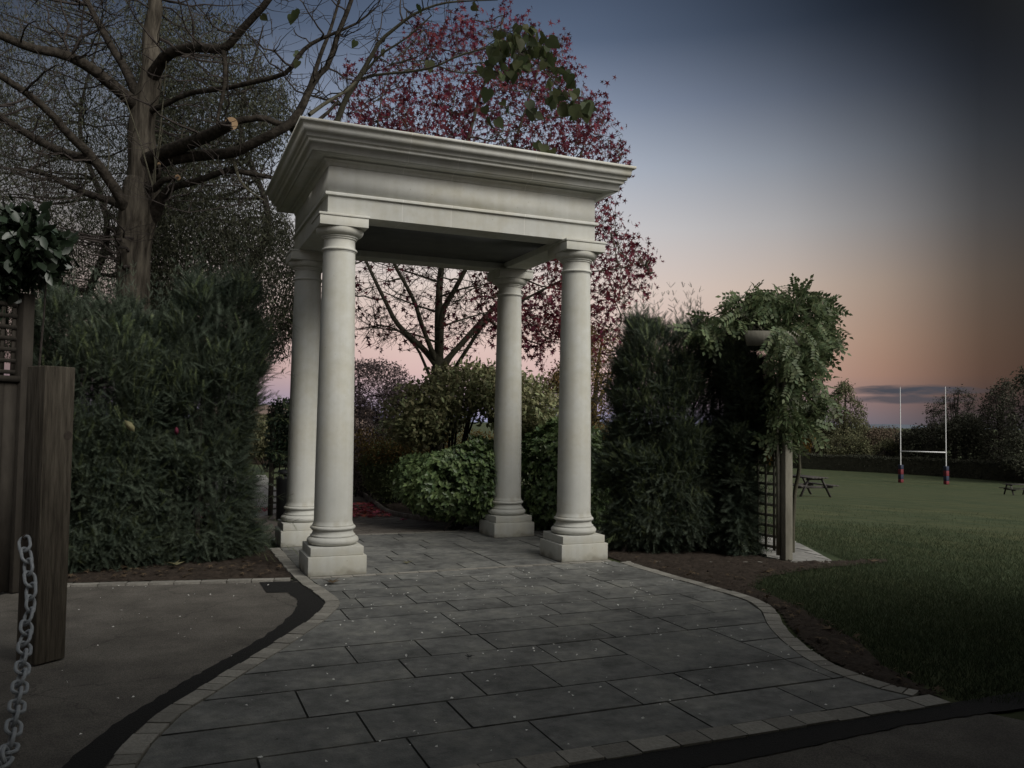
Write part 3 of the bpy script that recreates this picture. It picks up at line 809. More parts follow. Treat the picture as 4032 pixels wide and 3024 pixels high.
def leafcloud(m, P, size, tmpl, up=.15, face=.6, droop=.2, szv=.35, outward=None):
    n = len(P); X = rdir(n); X[:, 2] -= droop; 
    if outward is not None: X += outward * .8
    X = unit(X); Z = unit(rdir(n) + np.array([0, 0, face])); m.scatter(*tmpl, P, X, Z, size * rng.uniform(1 - szv, 1 + szv, n))


def yew(poly, dcf, th, n, label, base, size=.145, stems=14, young=.12, sprigs=()):
    Pq = np.asarray(poly, float); yb = Pq[:, 1].max(); rag = []
    for i in range(len(Pq)):
        a_, b_ = Pq[i], Pq[(i + 1) % len(Pq)]; kk = max(1, int(np.linalg.norm(b_ - a_) / 38))
        for q in range(kk):
            p_ = a_ + (b_ - a_) * q / kk; j_ = 26 * min(1., max(0., (yb - 60 - p_[1]) / 200)); rag.append((p_[0] + rng.normal() * j_ * .6, p_[1] + rng.normal() * j_))
    poly = rag
    cx, cy = np.mean(poly, 0); d0 = dcf(np.array([cx]))[0] if callable(dcf) else dcf
    b = base; root = thing('yew_hedge', label, 'yew hedge', b, group='yew bushes flanking the portico')
    C = at(cx, cy + 250, d0 + th * .6)
    m = MB()
    P = volume(poly, int(n * 2.4), dcf, th, 170, .4, front=.28, noisef=3.2, thr=.33)
    Pin = volume(poly, int(n * .8), dcf, th * .75, 130, .9, front=.1)
    k = rng.random(len(P)) < young
    shoots(m, P[~k], C, size, T_YEW, up=.08, spread=.85); shoots(m, Pin, C, size * 1.7, T_YEW, up=.2, spread=.9)
    shift(m, b); lv = m.build('needles', m_yew, root)
    m = MB(); shoots(m, P[k], C, size * 1.1, T_YEW, up=.7, spread=.45)
    # long free shoots feathering out of the face
    for (x0, y0, x1, y1, d, sag) in sprigs:
        A = at(x0, y0, d + .25); B = at(x1, y1, d - .1); t = np.linspace(0, 1, 9)
        pl = A + (B - A) * t[:, None]; pl[:, 2] += sag * np.sin(t * 3.0) * .35
        for q in range(2, 9):
            dr = unit(pl[min(q + 1, 8)] - pl[q - 1])
            for s_ in range(3):
                v = unit(dr + rdir(1)[0] * .55)
                m.scatter(*T_YEW, pl[q][None], v[None], np.array([[.1, .1, 1.]]), np.array([rng.uniform(.09, .15)]))
    shift(m, b); m.build('young_shoots', m_yewt, root)
    # upright leaders breaking the top line
    P0 = np.asarray(poly, float); xs = np.linspace(P0[:, 0].min() + 30, P0[:, 0].max() - 30, 16); mt = MB()
    for xq in xs:
        ys = np.linspace(P0[:, 1].min(), P0[:, 1].max(), 60); ins = inpoly(P0, np.full(60, xq), ys)
        if not ins.any(): continue
        yt = ys[ins][0]
        for _ in range(3):
            dd = (dcf(np.array([xq]))[0]) + rng.uniform(-.5, .5) * th; A = at(xq + rng.uniform(-25, 25), yt + 40, dd); h = rng.uniform(.12, .6); lean = rng.normal(size=2) * .12
            for q in np.linspace(0, 1, 7):
                c0 = A + np.array([lean[0] * q, lean[1] * q, h * q + .05]); k3 = 4
                X = np.c_[rng.normal(size=(k3, 2)), rng.uniform(.5, 1.5, k3) + q]; mt.scatter(*T_YEW, np.repeat(c0[None], k3, 0), X, rdir(k3) + np.array([0, 0, .8]), rng.uniform(.08, .15, k3) * (1 - .35 * q))
    shift(mt, b); mt.build('leader_shoots', m_yew, root)
    m = MB(); T = volume(poly, stems * 6, dcf, th * .7, 200, .8); bp = np.asarray(b, float)
    foot = bp + np.c_[rng.normal(size=(stems, 2)) * .22, np.zeros(stems)]
    S = np.repeat(foot, 1, 0); PL = []; 
    T0 = T[:stems]; t = np.linspace(0, 1, 7)[None, :, None]
    Cc = (foot + T0) / 2 + np.array([0, 0, -.1]); PL = (1 - t) ** 2 * foot[:, None] + 2 * t * (1 - t) * Cc[:, None] + t * t * T0[:, None]
    R = np.linspace(.028, .006, 7)[None].repeat(stems, 0); m.tubes(PL, R, 6)
    S, SR = skel(PL, R); PL2, R2 = grow_to(S, SR, T[stems:], .004, 3); m.tubes(PL2, R2, 4)
    shift(m, b); m.build('stems', m_barkd, root, smooth=True)
    return root


def gnd(x, y): return (x, y, 0.0)


def hedges():
    dl = lambda x: 8.75 + (x - 280) / 720 * 1.0
    yew([(560, 2285), (620, 1900), (600, 1500), (640, 1260), (700, 1180), (800, 1135), (900, 1120), (980, 1150), (1020, 1240), (1045, 1330), (1020, 1420), (1005, 1500), (1000, 1600), (985, 1700), (970, 1800), (965, 1900),
         (985, 1990), (1005, 2080), (1020, 2130), (970, 2200), (930, 2260)], dl, .75, 7500, 'feathery dark yew bush whose sprays brush the left pair of portico columns', (-1.2, 1.2, 0),
        sprigs=[(1000, 1560, 1140, 1480, 9.2, .3), (1000, 1500, 1125, 1590, 9.3, .1), (1020, 1700, 1120, 1650, 9.4, .2), (960, 2080, 1150, 2060, 9.3, .2), (980, 2000, 1130, 1960, 9.4, .15), (960, 2150, 1150, 2160, 9.2, .2),
                (1000, 1880, 1110, 1870, 9.4, .1), (1000, 1300, 1130, 1260, 9.5, .2), (1000, 1150, 1150, 1285, 9.4, .3), (900, 2200, 1060, 2190, 9.0, .2), (1010, 1780, 1130, 1800, 9.3, .1), (980, 1640, 1100, 1560, 9.2, .2)])
    yew([(120, 2300), (120, 1300), (200, 1200), (330, 1190), (440, 1210), (560, 1230), (660, 1250), (700, 1400), (690, 1700), (700, 2000), (690, 2275), (400, 2305)], dl, .75, 8500,
        'broad dark yew bush behind the square timber post, below the thick tree trunk', (-2.6, 1.3, 0), sprigs=[(500, 1500, 620, 1420, 8.6, .2), (380, 1750, 500, 1700, 8.5, .2), (600, 1650, 760, 1600, 8.7, .2), (640, 1850, 790, 1800, 8.7, .2)])
    dr = lambda x: 10.4 + (x - 2400) / 700 * .15
    yew([(2430, 2170), (2390, 2080), (2420, 1980), (2380, 1880), (2400, 1760), (2420, 1640), (2430, 1520), (2440, 1400), (2480, 1330), (2560, 1300), (2660, 1310), (2740, 1320), (2800, 1340), (2840, 1450), (2850, 1700), (2860, 2000), (2850, 2180), (2700, 2195), (2560, 2190)],
        dr, .7, 8500, 'tall wide yew bush with upright young growth, right beside the portico', (4.0, .2, 0), young=.2,
        sprigs=[(2430, 1800, 2340, 1720, 10.1, .2), (2430, 1650, 2350, 1560, 10.2, .2), (2420, 2000, 2330, 1960, 10.1, .2), (2650, 1900, 2760, 1830, 9.7, .2), (2500, 2080, 2400, 2120, 9.9, .1), (2460, 1520, 2390, 1440, 10.3, .2), (2700, 2020, 2770, 1940, 9.7, .2)])
    yew([(2860, 2180), (2840, 2000), (2850, 1700), (2830, 1450), (2860, 1380), (2930, 1390), (2990, 1450), (3005, 1560), (2985, 1700), (2960, 1850), (2955, 2000), (2960, 2100), (2965, 2180), (2930, 2195)],
        lambda x: 10.05 + (x - 2400) / 700 * .1, .5, 6500, 'narrow dark yew bush between the wide yew and the wooden trellis', (4.7, -.05, 0), sprigs=[(2960, 2060, 3060, 2000, 9.9, .2), (2980, 1900, 3060, 1860, 9.9, .2)])


hedges()


def tree(name, label, cat, base, limbs, twig_targets, leaf_fn, m_b, m_l, levels=((60, .012), (500, .006)), group=None, sides=10, leafname='leaves', r_cut=.05, m_t=None):
    """limbs: list of (pts, radii); twig targets: list of arrays, coarse to fine; leaf_fn(mb, fine PL) adds leaves"""
    root = thing(name, label, cat, base, group=group); m = MB()
    S = []; SR = []
    for P, R in limbs:
        m.tubes(P, R, sides if R[0] > r_cut else 7); S.append(P); SR.append(R)
    shift(m, base); m.build('trunk', m_b, root, smooth=True)
    S = np.concatenate(S); SR = np.concatenate(SR)
    tw = MB(); last = None
    for T, rt, ns in twig_targets:
        PL, R = grow_to(S, SR, T, rt, ns); tw.tubes(PL, R, 4 if rt > .006 else 3)
        a, b = skel(PL, R); S = np.vstack([S, a]); SR = np.r_[SR, b]; last = PL
    if last is not None: shift(tw, base); tw.build('branches', m_t or m_b, root, smooth=True)
    if leaf_fn:
        lv = MB(); leaf_fn(lv, last); shift(lv, base); lv.build(leafname, m_l, root)
    return root


def big_tree():
    base = at(530, 2240, 12.0); base[2] = 0
    b = (base[0], base[1])
    z0 = np.array([base[0], base[1], 0.0])
    tr = smoothpath(np.array([[*z0, .34], [*(z0 + [0, 0, .25]), .27], [*at(528, 1500, 12), .24], [*at(525, 1150, 12), .225], [*at(530, 950, 12), .235], [*at(548, 830, 12), .27], [*at(560, 720, 12), .235], [*at(562, 690, 12), .15]]), 40)
    trunk = (tr[:, :3], tr[:, 3])
    L = [trunk]
    add = lambda *p, n=14: L.append(limb(p, n))
    add((552, 830, 12, .23), (566, 720, 12, .215), (562, 600, 12.0, .20), (556, 500, 12.0, .18), (578, 380, 12, .165), (600, 270, 12, .14), (592, 150, 12.1, .115), (612, 20, 12.1, .10), (600, -160, 12.2, .08), (640, -420, 12.2, .04), n=26)
    add((520, 850, 12, .13), (495, 815, 11.8, .085), (443, 728, 11.6, .075), (354, 608, 11.3, .065), (278, 538, 11.1, .055), (209, 456, 10.9, .05), (114, 373, 10.7, .045), (0, 297, 10.5, .04), (-200, 160, 10.2, .03))
    add((360, 630, 11.3, .06), (253, 601, 11.5, .06), (158, 557, 11.6, .055), (63, 500, 11.7, .05), (-20, 450, 11.8, .045), (-250, 330, 12, .03))
    add((520, 820, 12, .1), (437, 791, 12.2, .06), (354, 766, 12.4, .055), (266, 728, 12.6, .045), (190, 690, 12.8, .035), (60, 660, 13, .02))
    add((550, 430, 12, .13), (525, 405, 11.9, .1), (443, 335, 11.6, .085), (354, 266, 11.3, .075), (253, 215, 11.0, .065), (127, 190, 10.7, .055), (0, 139, 10.4, .05), (-250, 40, 10, .03))
    add((560, 400, 12, .1), (531, 354, 12, .075), (494, 272, 12.1, .065), (443, 190, 12.3, .055), (380, 76, 12.5, .045), (329, -30, 12.7, .035), (250, -250, 13, .02))
    add((570, 650, 12, .16), (633, 608, 11.7, .105), (728, 570, 11.3, .092), (823, 532, 10.9, .085), (890, 497, 10.65, .078), (911, 486, 10.6, .074))
    add((870, 505, 10.8, .05), (930, 478, 10.8, .045), (987, 468, 10.8, .042), (1038, 465, 10.8, .04), (1101, 488, 10.9, .038), (1170, 500, 11, .034), (1260, 470, 11.2, .026), (1330, 400, 11.3, .018))
    add((580, 680, 12, .12), (640, 633, 11.8, .09), (728, 620, 11.5, .075), (823, 608, 11.2, .072), (918, 601, 10.95, .068), (1000, 563, 10.8, .064), (1076, 525, 10.7, .06), (1139, 490, 10.7, .057), (1185, 430, 10.7, .052), (1213, 365, 10.75, .048),
        (1250, 300, 10.8, .040), (1294, 253, 10.8, .037), (1330, 136, 10.8, .034), (1362, 59, 10.8, .03), (1389, -20, 10.8, .027), (1430, -200, 10.8, .015), n=26)
    add((1200, 395, 10.72, .04), (1225, 330, 10.9, .035), (1244, 271, 11, .03), (1268, 200, 11.1, .027), (1300, 120, 11.2, .022), (1330, 20, 11.3, .018), (1370, -120, 11.4, .01))
    add((1150, 505, 10.9, .05), (1240, 545, 11.9, .048), (1310, 520, 12.2, .046), (1330, 470, 12.2, .044), (1362, 389, 12.1, .04), (1407, 316, 12, .036), (1452, 240, 11.9, .031), (1497, 163, 11.8, .027), (1565, 104, 11.7, .023), (1633, 54, 11.6, .019), (1723, 18, 11.5, .015), (1814, 5, 11.4, .012), (1960, 0, 11.2, .006), n=24)
    add((1407, 316, 12, .022), (1488, 294, 11.8, .019), (1633, 280, 11.5, .017), (1723, 258, 11.3, .015), (1791, 226, 11.2, .013), (1895, 194, 11, .011), (1990, 180, 10.8, .01), (2060, 210, 10.7, .009), (2130, 260, 10.6, .008), (2190, 330, 10.5, .007), (2290, 400, 10.4, .005), n=24)
    add((1217, 452, 10.9, .028), (1280, 407, 11.2, .025), (1362, 357, 11.6, .022), (1416, 307, 11.8, .02), (1500, 215, 11.6, .016), (1600, 150, 11.4, .012), (1700, 60, 11.2, .008))
    add((1723, 258, 11.3, .010), (1800, 285, 11.1, .009), (1900, 290, 10.9, .008), (1990, 300, 10.8, .007), (2080, 380, 10.7, .006), (2110, 480, 10.6, .004))
    add((2110, 480, 10.6, .004), (2000, 520, 10.9, .005), (1900, 560, 11.2, .006), (1830, 600, 11.5, .008))
    add((565, 450, 12, .05), (652, 411, 11.8, .036), (747, 367, 11.6, .036), (886, 348, 11.3, .034), (1000, 322, 11.1, .033), (1068, 307, 11, .032), (1136, 280, 10.9, .030), (1181, 212, 10.9, .028), (1235, 167, 10.9, .025), (1316, 131, 10.9, .02), (1407, 90, 10.9, .015), (1480, 30, 10.9, .01), n=22)
    add((600, 850, 12, .12), (640, 775, 11.8, .065), (671, 740, 11.7, .052), (747, 721, 11.5, .046), (823, 696, 11.3, .042), (899, 671, 11.1, .038), (981, 683, 11, .034), (1090, 705, 11, .026), (1200, 760, 11.2, .015))
    add((590, 320, 12, .11), (625, 260, 11.8, .085), (665, 212, 11.6, .075), (760, 186, 11.3, .068), (830, 192, 11.1, .06), (886, 190, 11, .055), (949, 120, 10.9, .05), (1013, 51, 10.8, .045), (1070, -20, 10.7, .038), (1150, -180, 10.6, .02), n=18)
    add((880, 200, 11, .035), (886, 260, 11, .032), (884, 330, 11, .028), (872, 400, 11, .024), (854, 480, 11, .018), (865, 505, 11, .008))
    add((905, 600, 11, .025), (925, 650, 11, .022), (945, 710, 11, .018), (980, 750, 11, .015), (1040, 790, 11, .01))
    add((560, 700, 12, .05), (600, 745, 11.7, .05), (640, 712, 11.5, .042), (700, 698, 11.4, .036))
    add((600, 730, 11.8, .03), (628, 690, 11.6, .024), (626, 645, 11.6, .021))
    add((470, 920, 12.3, .05), (430, 900, 12.4, .03), (425, 960, 12.5, .025), (440, 1010, 12.5, .02), (480, 1040, 12.4, .012))
    # water shoots rising straight from the trunk
    for (x0, y0, x1, y1) in ((600, 735, 655, 240), (610, 730, 600, 560), (600, 700, 640, 500), (660, 690, 690, 560), (775, 680, 790, 600), (600, 730, 480, 350), (330, 760, 335, 600), (420, 700, 425, 540), (670, 660, 730, 480)):
        add((x0, y0, 11.6, .011), ((x0 + x1) / 2 + 6, (y0 + y1) / 2, 11.55, .009), (x1, y1, 11.5, .006), n=8)
    root = thing('catalpa_tree', 'huge nearly bare tree with thick grey trunk and limbs reaching over the portico', 'tree', base)
    m = MB(); S = []; SR = []; m.tubes(*trunk, 20); m.tubes(*L[1], 20); leader = L.pop(1)
    shift(m, base); m.build('trunk', m_barkc, root, smooth=True)
    m = MB(); my = MB(); S += [trunk[0], leader[0]]; SR += [trunk[1], leader[1]]
    for i, (P, R) in enumerate(L[1:]):
        (my if R.max() < .03 or P[-1][0] > 1.2 else m).tubes(P, R, 10 if R.max() > .03 else 6, cap=i in (5, 18, 19)); S.append(P); SR.append(R)
    shift(m, base); m.build('limbs', m_barkl, root, smooth=True)
    shift(my, base); my.build('young_limbs', m_barky, root, smooth=True)
    # sawn ends
    for (x, y, d, r) in ((911, 486, 10.6, .078), (700, 698, 11.4, .038), (626, 645, 11.6, .022)):
        c = at(x, y, d); dr = unit(CAM - c + np.array([.8, 0, .1])); t = np.linspace(0, 2 * np.pi, 20, endpoint=False)
        X = unit(np.cross(dr, UZ)); Y = np.cross(dr, X)
        mm = MB(); ringv = c + dr * .02 + r * (np.outer(np.cos(t), X) + np.outer(np.sin(t), Y)); back = ringv - dr * .05
        mm.poly(ringv); k = np.arange(20); mm.add(np.r_[ringv, back], np.stack([k, k + 20, (k + 1) % 20 + 20, (k + 1) % 20], 1))
        shift(mm, base); mm.build('sawn_end', m_cut, root)
    S = np.concatenate(S); SR = np.concatenate(SR)
    polyT = [(-150, -200), (1500, -200), (1900, -60), (1880, 60), (1700, 200), (1450, 330), (1250, 440), (1150, 650), (1100, 850), (700, 800), (650, 1000), (400, 1050), (-100, 900)]
    T1 = volume(polyT, 210, 11.6, 1.6, 300, .9); PL, R = grow_to(S, SR, T1, .006, 6, curl=.25, low=1.0)
    tw = MB(); tw.tubes(PL, R, 5); a, b_ = skel(PL, R); S2 = np.vstack([S, a]); SR2 = np.r_[SR, b_]
    T2 = volume(polyT, 1300, 11.6, 1.8, 300, .9); PL, R = grow_to(S2, SR2, T2, .0028, 5, curl=.3, low=1.5); tw.tubes(PL, R, 3)
    shift(tw, base); tw.build('twigs', m_barkd, root, smooth=True)
    # hanging pods
    pods = MB(); tips = PL[:, -1]; px = (tips - CAM) @ RT / ((tips - CAM) @ FW) * FPX + 2016
    tips = tips[(px > 850) & (rng.random(len(tips)) < .5)][:80]; n = len(tips); t = np.linspace(0, 1, 5)[None, :, None]
    D = np.array([0, 0, -1.]) + rdir(n) * .22; ln = rng.uniform(.2, .42, n)[:, None, None]
    P = tips[:, None] + D[:, None] * t * ln + rdir(n)[:, None] * .05 * (t * (1 - t))
    for q in P:
        pods = MB(); pods.tubes(q - q[0], [.0035, .0045, .0045, .004, .001], 4); po = pods.build('seed_pod', m_barkd, root); po.location = (q[0] - base).tolist()
    # remaining heart leaves: a dense bunch over the roof, strays elsewhere
    polyL = [(1880, 240), (1960, 120), (2050, 90), (2150, 130), (2200, 230), (2290, 360), (2340, 410), (2330, 470), (2240, 450), (2160, 400), (2120, 340), (2180, 290), (2100, 200), (2060, 290), (1960, 300), (1900, 290)]
    x, y = sample(polyL, 150); P = atv(x, y, rng.uniform(10.2, 11.1, 150))
    P2 = np.array([at(*q) for q in ((1905, 420, 10.8), (1925, 460, 10.8), (1975, 400, 10.7), (2000, 420, 10.7), (2090, 430, 10.6), (2110, 450, 10.6), (2080, 400, 10.6), (2140, 570, 10.6), (2110, 560, 10.7), (2170, 590, 10.6), (1160, 210, 10.9), (1175, 240, 10.8),
                                    (1400, 160, 10.9), (1150, 60, 10.9), (1160, 40, 10.8), (1650, 20, 11.4), (1505, 195, 11.8), (1690, 240, 11.4), (1860, 20, 11.3), (1030, 60, 10.8), (2180, 360, 10.5), (2200, 380, 10.5), (1920, 350, 10.9), (1955, 470, 10.8))])
    P = np.vstack([P, P2]); n = len(P); lv = MB(); X = rdir(n) * .7 + np.array([.3, 0, -.8]); Z = unit(rdir(n) * .8 + unit(CAM - P) * .9 + np.array([0, 0, .5]))
    lv.scatter(*T_HEART, P, X, Z, rng.uniform(.10, .20, n)); stalk = P - unit(X) * .03
    sk = MB(); sp, sr = S, SR; PLs, Rs = grow_to(sp, sr, stalk, .002, 3, curl=.1); sk.tubes(PLs, Rs, 3); shift(sk, base); sk.build('leaf_stalks', m_barkd, root)['kind'] = 'stuff'
    shift(lv, base); lv.build('leaves', m_heart, root)


big_tree()


def back_trees():
    # fine-leaved trees standing behind the catalpa
    for label, poly, dep, th, tb, nl, lw in (
            ('tall fine-leaved tree filling the left edge behind the bare limbs', [(-250, -250), (500, -250), (650, 0), (680, 400), (640, 800), (700, 1200), (600, 1420), (0, 1400), (-250, 1000)], 17, 2.2, (300, 1700), 80000, None),
            ('bushy fine-leaved tree hanging close to the left side of the portico', [(560, 60), (760, 20), (900, 60), (1040, 180), (1130, 330), (1150, 500), (1080, 640), (1060, 800), (1130, 870), (1190, 960), (1230, 1100), (1220, 1250), (1130, 1330), (1110, 1410), (1040, 1380), (960, 1480), (700, 1500), (560, 1300)], 15.5, 2.0, (830, 1800), 100000, None)):
        base = at(tb[0], tb[1], dep); base[2] = 0
        top = np.array(poly, float).mean(0); P = smoothpath(np.array([[*base, .11], [*at(tb[0] + 10, 1300, dep), .085], [*at(top[0] + 60, 900, dep - .5), .06], [*at(top[0] - 50, 500, dep + .4), .04], [*at(top[0] + 40, 100, dep), .012]]), 22)
        limbs = [(P[:, :3], P[:, 3])]
        T1 = volume(poly, 70, dep, th * .8, 300, .9); T2 = volume(poly, 900, dep, th, 250, .8)

        def lf(m, PL, poly=poly, dep=dep, th=th, nl=nl):
            tips = volume(poly, nl // 8, dep, th, 200, .8, noisef=1.25, thr=.33, weight=lambda x, y: np.clip(.25 + y / 900, .25, 1))
            P = (tips[:, None] + rng.normal(size=(len(tips), 8, 3)) * .13).reshape(-1, 3)
            leafcloud(m, P, .085, T_NARROW, droop=1.0, face=.2)
        tree('fine_leaved_tree', label, 'tree', base, limbs, [(T1, .010, 5), (T2, .004, 4)], lf, m_barkd, m_fine, group='fine-leaved trees behind the bare tree')


back_trees()


def red_tree():
    d = 14.0; base = at(1722, 2060, d); base[2] = 0.0
    L = []; add = lambda *p, n=14: L.append(limb(p, n))
    f = lambda a, b, c, r: (1350 + a * .663, 1050 + b * .663, d + c, r)
    P = smoothpath(np.array([[*base, .15], [*at(1722, 1800, d), .125], [*at(1724, 1480, d), .115], [*at(1724, 1440, d), .11]]), 8); L.append((P[:, :3], P[:, 3]))
    add(f(568, 600, 0, .10), f(570, 500, 0, .075), f(568, 350, 0, .068), f(570, 200, 0, .06), (1735, 1080, d, .055), (1760, 900, d, .045), (1800, 700, d, .038), (1870, 450, d, .03), (1930, 250, d, .02), (1985, 60, d, .008), n=20)
    add(f(565, 590, 0, .08), f(530, 550, 0, .055), f(470, 480, .1, .05), f(380, 400, .2, .046), f(310, 320, .3, .04), f(260, 220, .4, .036), f(200, 100, .5, .03), (1430, 1000, d + .6, .025), (1380, 850, d + .7, .02), (1370, 650, d + .8, .014), (1370, 450, d + .9, .006), n=20)
    add(f(560, 570, 0, .06), f(520, 480, -.1, .042), f(460, 320, -.3, .036), f(430, 220, -.4, .034), f(370, 100, -.5, .03), (1550, 1030, d - .6, .027), (1500, 850, d - .7, .022), (1480, 600, d - .8, .017), (1500, 400, d - .8, .011), (1540, 250, d - .8, .006), n=20)
    add(f(575, 560, 0, .06), f(590, 280, -.2, .048), f(640, 180, -.3, .044), f(700, 70, -.5, .038), (1860, 1000, d - .6, .034), (1930, 800, d - .7, .028), (2030, 550, d - .8, .022), (2110, 300, d - .9, .014), (2160, 180, d - 1, .006), n=20)
    add(f(580, 610, 0, .09), f(640, 530, .1, .052), f(730, 430, .2, .05), f(820, 330, .3, .048), f(900, 240, .4, .044), (2020, 1120, d + .4, .04), (2120, 950, d + .4, .032), (2220, 780, d + .4, .024), (2290, 600, d + .4, .018), (2340, 420, d + .4, .007), n=20)
    add(f(640, 640, 0, .04), f(700, 550, -.2, .034), f(770, 440, -.3, .031), f(840, 340, -.4, .028), (1990, 1220, d - .5, .024), (2120, 1150, d - .6, .02), (2270, 1080, d - .7, .015), (2420, 1060, d - .8, .01), (2545, 1030, d - .8, .004), n=20)
    add(f(525, 670, .1, .035), f(490, 590, .3, .026), f(450, 500, .4, .024), f(400, 440, .5, .022), f(330, 380, .6, .018), f(230, 350, .8, .013), f(90, 370, 1, .006))
    for j in range(10):
        y0 = 1350 - j * 60; s = 1 if j % 2 else -1; x0 = 1726
        add((x0, y0, d, .02), (x0 + s * 120, y0 - 40, d + (.5 if j % 3 else -.5), .014), (x0 + s * 260, y0 - 60 - 20 * (j % 3), d + (1 if j % 3 else -1), .006), n=8)
    poly = [(1300, 420), (1340, 330), (1370, 235), (1410, 330), (1480, 260), (1570, 190), (1640, 80), (1740, 110), (1800, 50), (1870, 90), (1930, 80), (1990, 10), (2050, 60), (2120, 150), (2225, 140), (2262, 250), (2250, 300), (2350, 370), (2400, 440), (2460, 540), (2475, 620), (2430, 700),
            (2430, 800), (2440, 880), (2490, 930), (2490, 1000), (2570, 1000), (2570, 1070), (2500, 1150), (2450, 1260), (2400, 1340), (2300, 1330), (2200, 1370), (2080, 1345), (1980, 1290), (1900, 1370), (1800, 1420), (1650, 1330), (1450, 1330), (1330, 1250), (1290, 1000), (1280, 700)]

    def w_leaf(x, y):
        sparse = np.clip((1980 - x) / 140, 0, 1) * np.clip((y - 800) / 150, 0, 1)
        top = np.clip((y) / 400, .62, 1)
        return (1 - .93 * sparse) * top * np.where(x < 1500, .55, 1)
    T1 = volume(poly, 130, d, 1.7, 300, .8); T2 = volume(poly, 950, d, 1.9, 250, .8); T3 = np.vstack([volume(poly, 2600, d, 2.0, 200, .7), volume([(1330, 700), (1990, 850), (1990, 1340), (1880, 1390), (1420, 1380), (1330, 1200)], 1500, d, 1.9, 200, .8)])

    def lf(m, PL):
        tips = volume(poly, 2350, d, 1.9, 150, .7, weight=w_leaf, noisef=2.0, thr=.43)
        P = (tips[:, None] + rng.normal(size=(len(tips), 6, 3)) * np.array([.075, .075, .18])).reshape(-1, 3)
        n = len(P); X = rdir(n) * .6 + np.array([0, 0, -.9]); Z = rdir(n); m.scatter(*T_STAR, P, X, Z, rng.uniform(.055, .105, n))
        # leafy spires breaking the outline
        for (sx, sy) in ((1372, 240), (1405, 330), (1480, 230), (1580, 170), (1640, 70), (1700, 110), (1745, 95), (1800, 45), (1850, 80), (1930, 70), (1985, 20), (2045, 60), (2110, 110), (2225, 150), (2255, 260), (2340, 360), (2385, 400), (2450, 560), (2470, 640), (2490, 930), (2480, 1010), (2560, 1010), (2540, 1120), (2440, 1270), (2070, 1350), (2130, 1370), (2330, 1340)):
            k = 26; c0 = at(sx, sy + 30, d + rng.uniform(-.8, .8)); h = rng.uniform(.25, .6); q = rng.random(k); Q = c0 + np.c_[rng.normal(size=(k, 2)) * .05, (q - .5) * h]
            m.scatter(*T_STAR, Q, rdir(k) * .6 + np.array([0, 0, -1.]), rdir(k), rng.uniform(.05, .095, k))
        # few stragglers on the bare side
        x, y = sample([(1400, 1050), (1950, 1050), (1950, 1380), (1400, 1380)], 210); P = atv(x, y, rng.uniform(12.6, 15.4, 210))
        m.scatter(*T_STAR, P, rdir(210) * .6 + np.array([0, 0, -.8]), rdir(210), rng.uniform(.07, .12, 210))
    tree('sweetgum_tree', 'crimson autumn tree rising behind the portico with star-shaped leaves', 'tree', base, L, [(T1, .010, 5), (T2, .005, 4), (T3, .0026, 4)], lf, m_barky, m_red)


red_tree()


def shrub(name, label, cat, poly, dep, th, base, n, tmpl, size, m_l, m_s=None, noisef=3.5, thr=.28, stems=10, twigs=120, cl=5, spread=.06, whorl=False, group=None, edge=120, stem_r=.02, bias=.5, front=.2):
    group = group or ('shrubs behind the portico' if name == 'shrub' else None)
    root = thing(name, label, cat, base, group=group); b = np.asarray(base, float)
    C = at(*np.mean(poly, 0), dep)
    m = MB()
    if whorl:
        tips = volume(poly, n // 7, dep, th, edge, bias, noisef=noisef, thr=thr, front=front); o = unit(tips - C) + np.array([0, 0, .5]) + rdir(len(tips)) * .4
        for k in range(7):
            a = rdir(len(tips)); X = unit(np.cross(unit(o), a)) + unit(o) * .45
            m.scatter(*tmpl, tips, X, unit(o) + rdir(len(tips)) * .2, size * rng.uniform(.7, 1.2, len(tips)))
        P = volume(poly, n // 2, dep, th * .8, edge, .9); leafcloud(m, P, size, tmpl)
    else:
        tips = volume(poly, n // cl, dep, th, edge, bias, noisef=noisef, thr=thr, front=front)
        P = (tips[:, None] + rng.normal(size=(len(tips), cl, 3)) * spread).reshape(-1, 3); leafcloud(m, P, size, tmpl, face=.5, outward=unit(P - C) * .5)
    shift(m, b); m.build('leaves', m_l, root)
    m = MB(); T = volume(poly, stems, dep, th * .6, edge, .9); foot = b + np.c_[rng.normal(size=(stems, 2)) * .12, np.zeros(stems)]
    t = np.linspace(0, 1, 7)[None, :, None]; Cc = (foot + T) / 2 + rdir(stems) * .12; PL = (1 - t) ** 2 * foot[:, None] + 2 * t * (1 - t) * Cc[:, None] + t * t * T[:, None]
    R = np.linspace(stem_r, stem_r * .3, 7)[None].repeat(stems, 0); m.tubes(PL, R, 6); S, SR = skel(PL, R)
    PL, R = grow_to(S, SR, volume(poly, twigs, dep, th, edge, .7), .0035, 4); m.tubes(PL, R, 4)
    shift(m, b); m.build('stems', m_s or m_barkd, root, smooth=True)
    return root


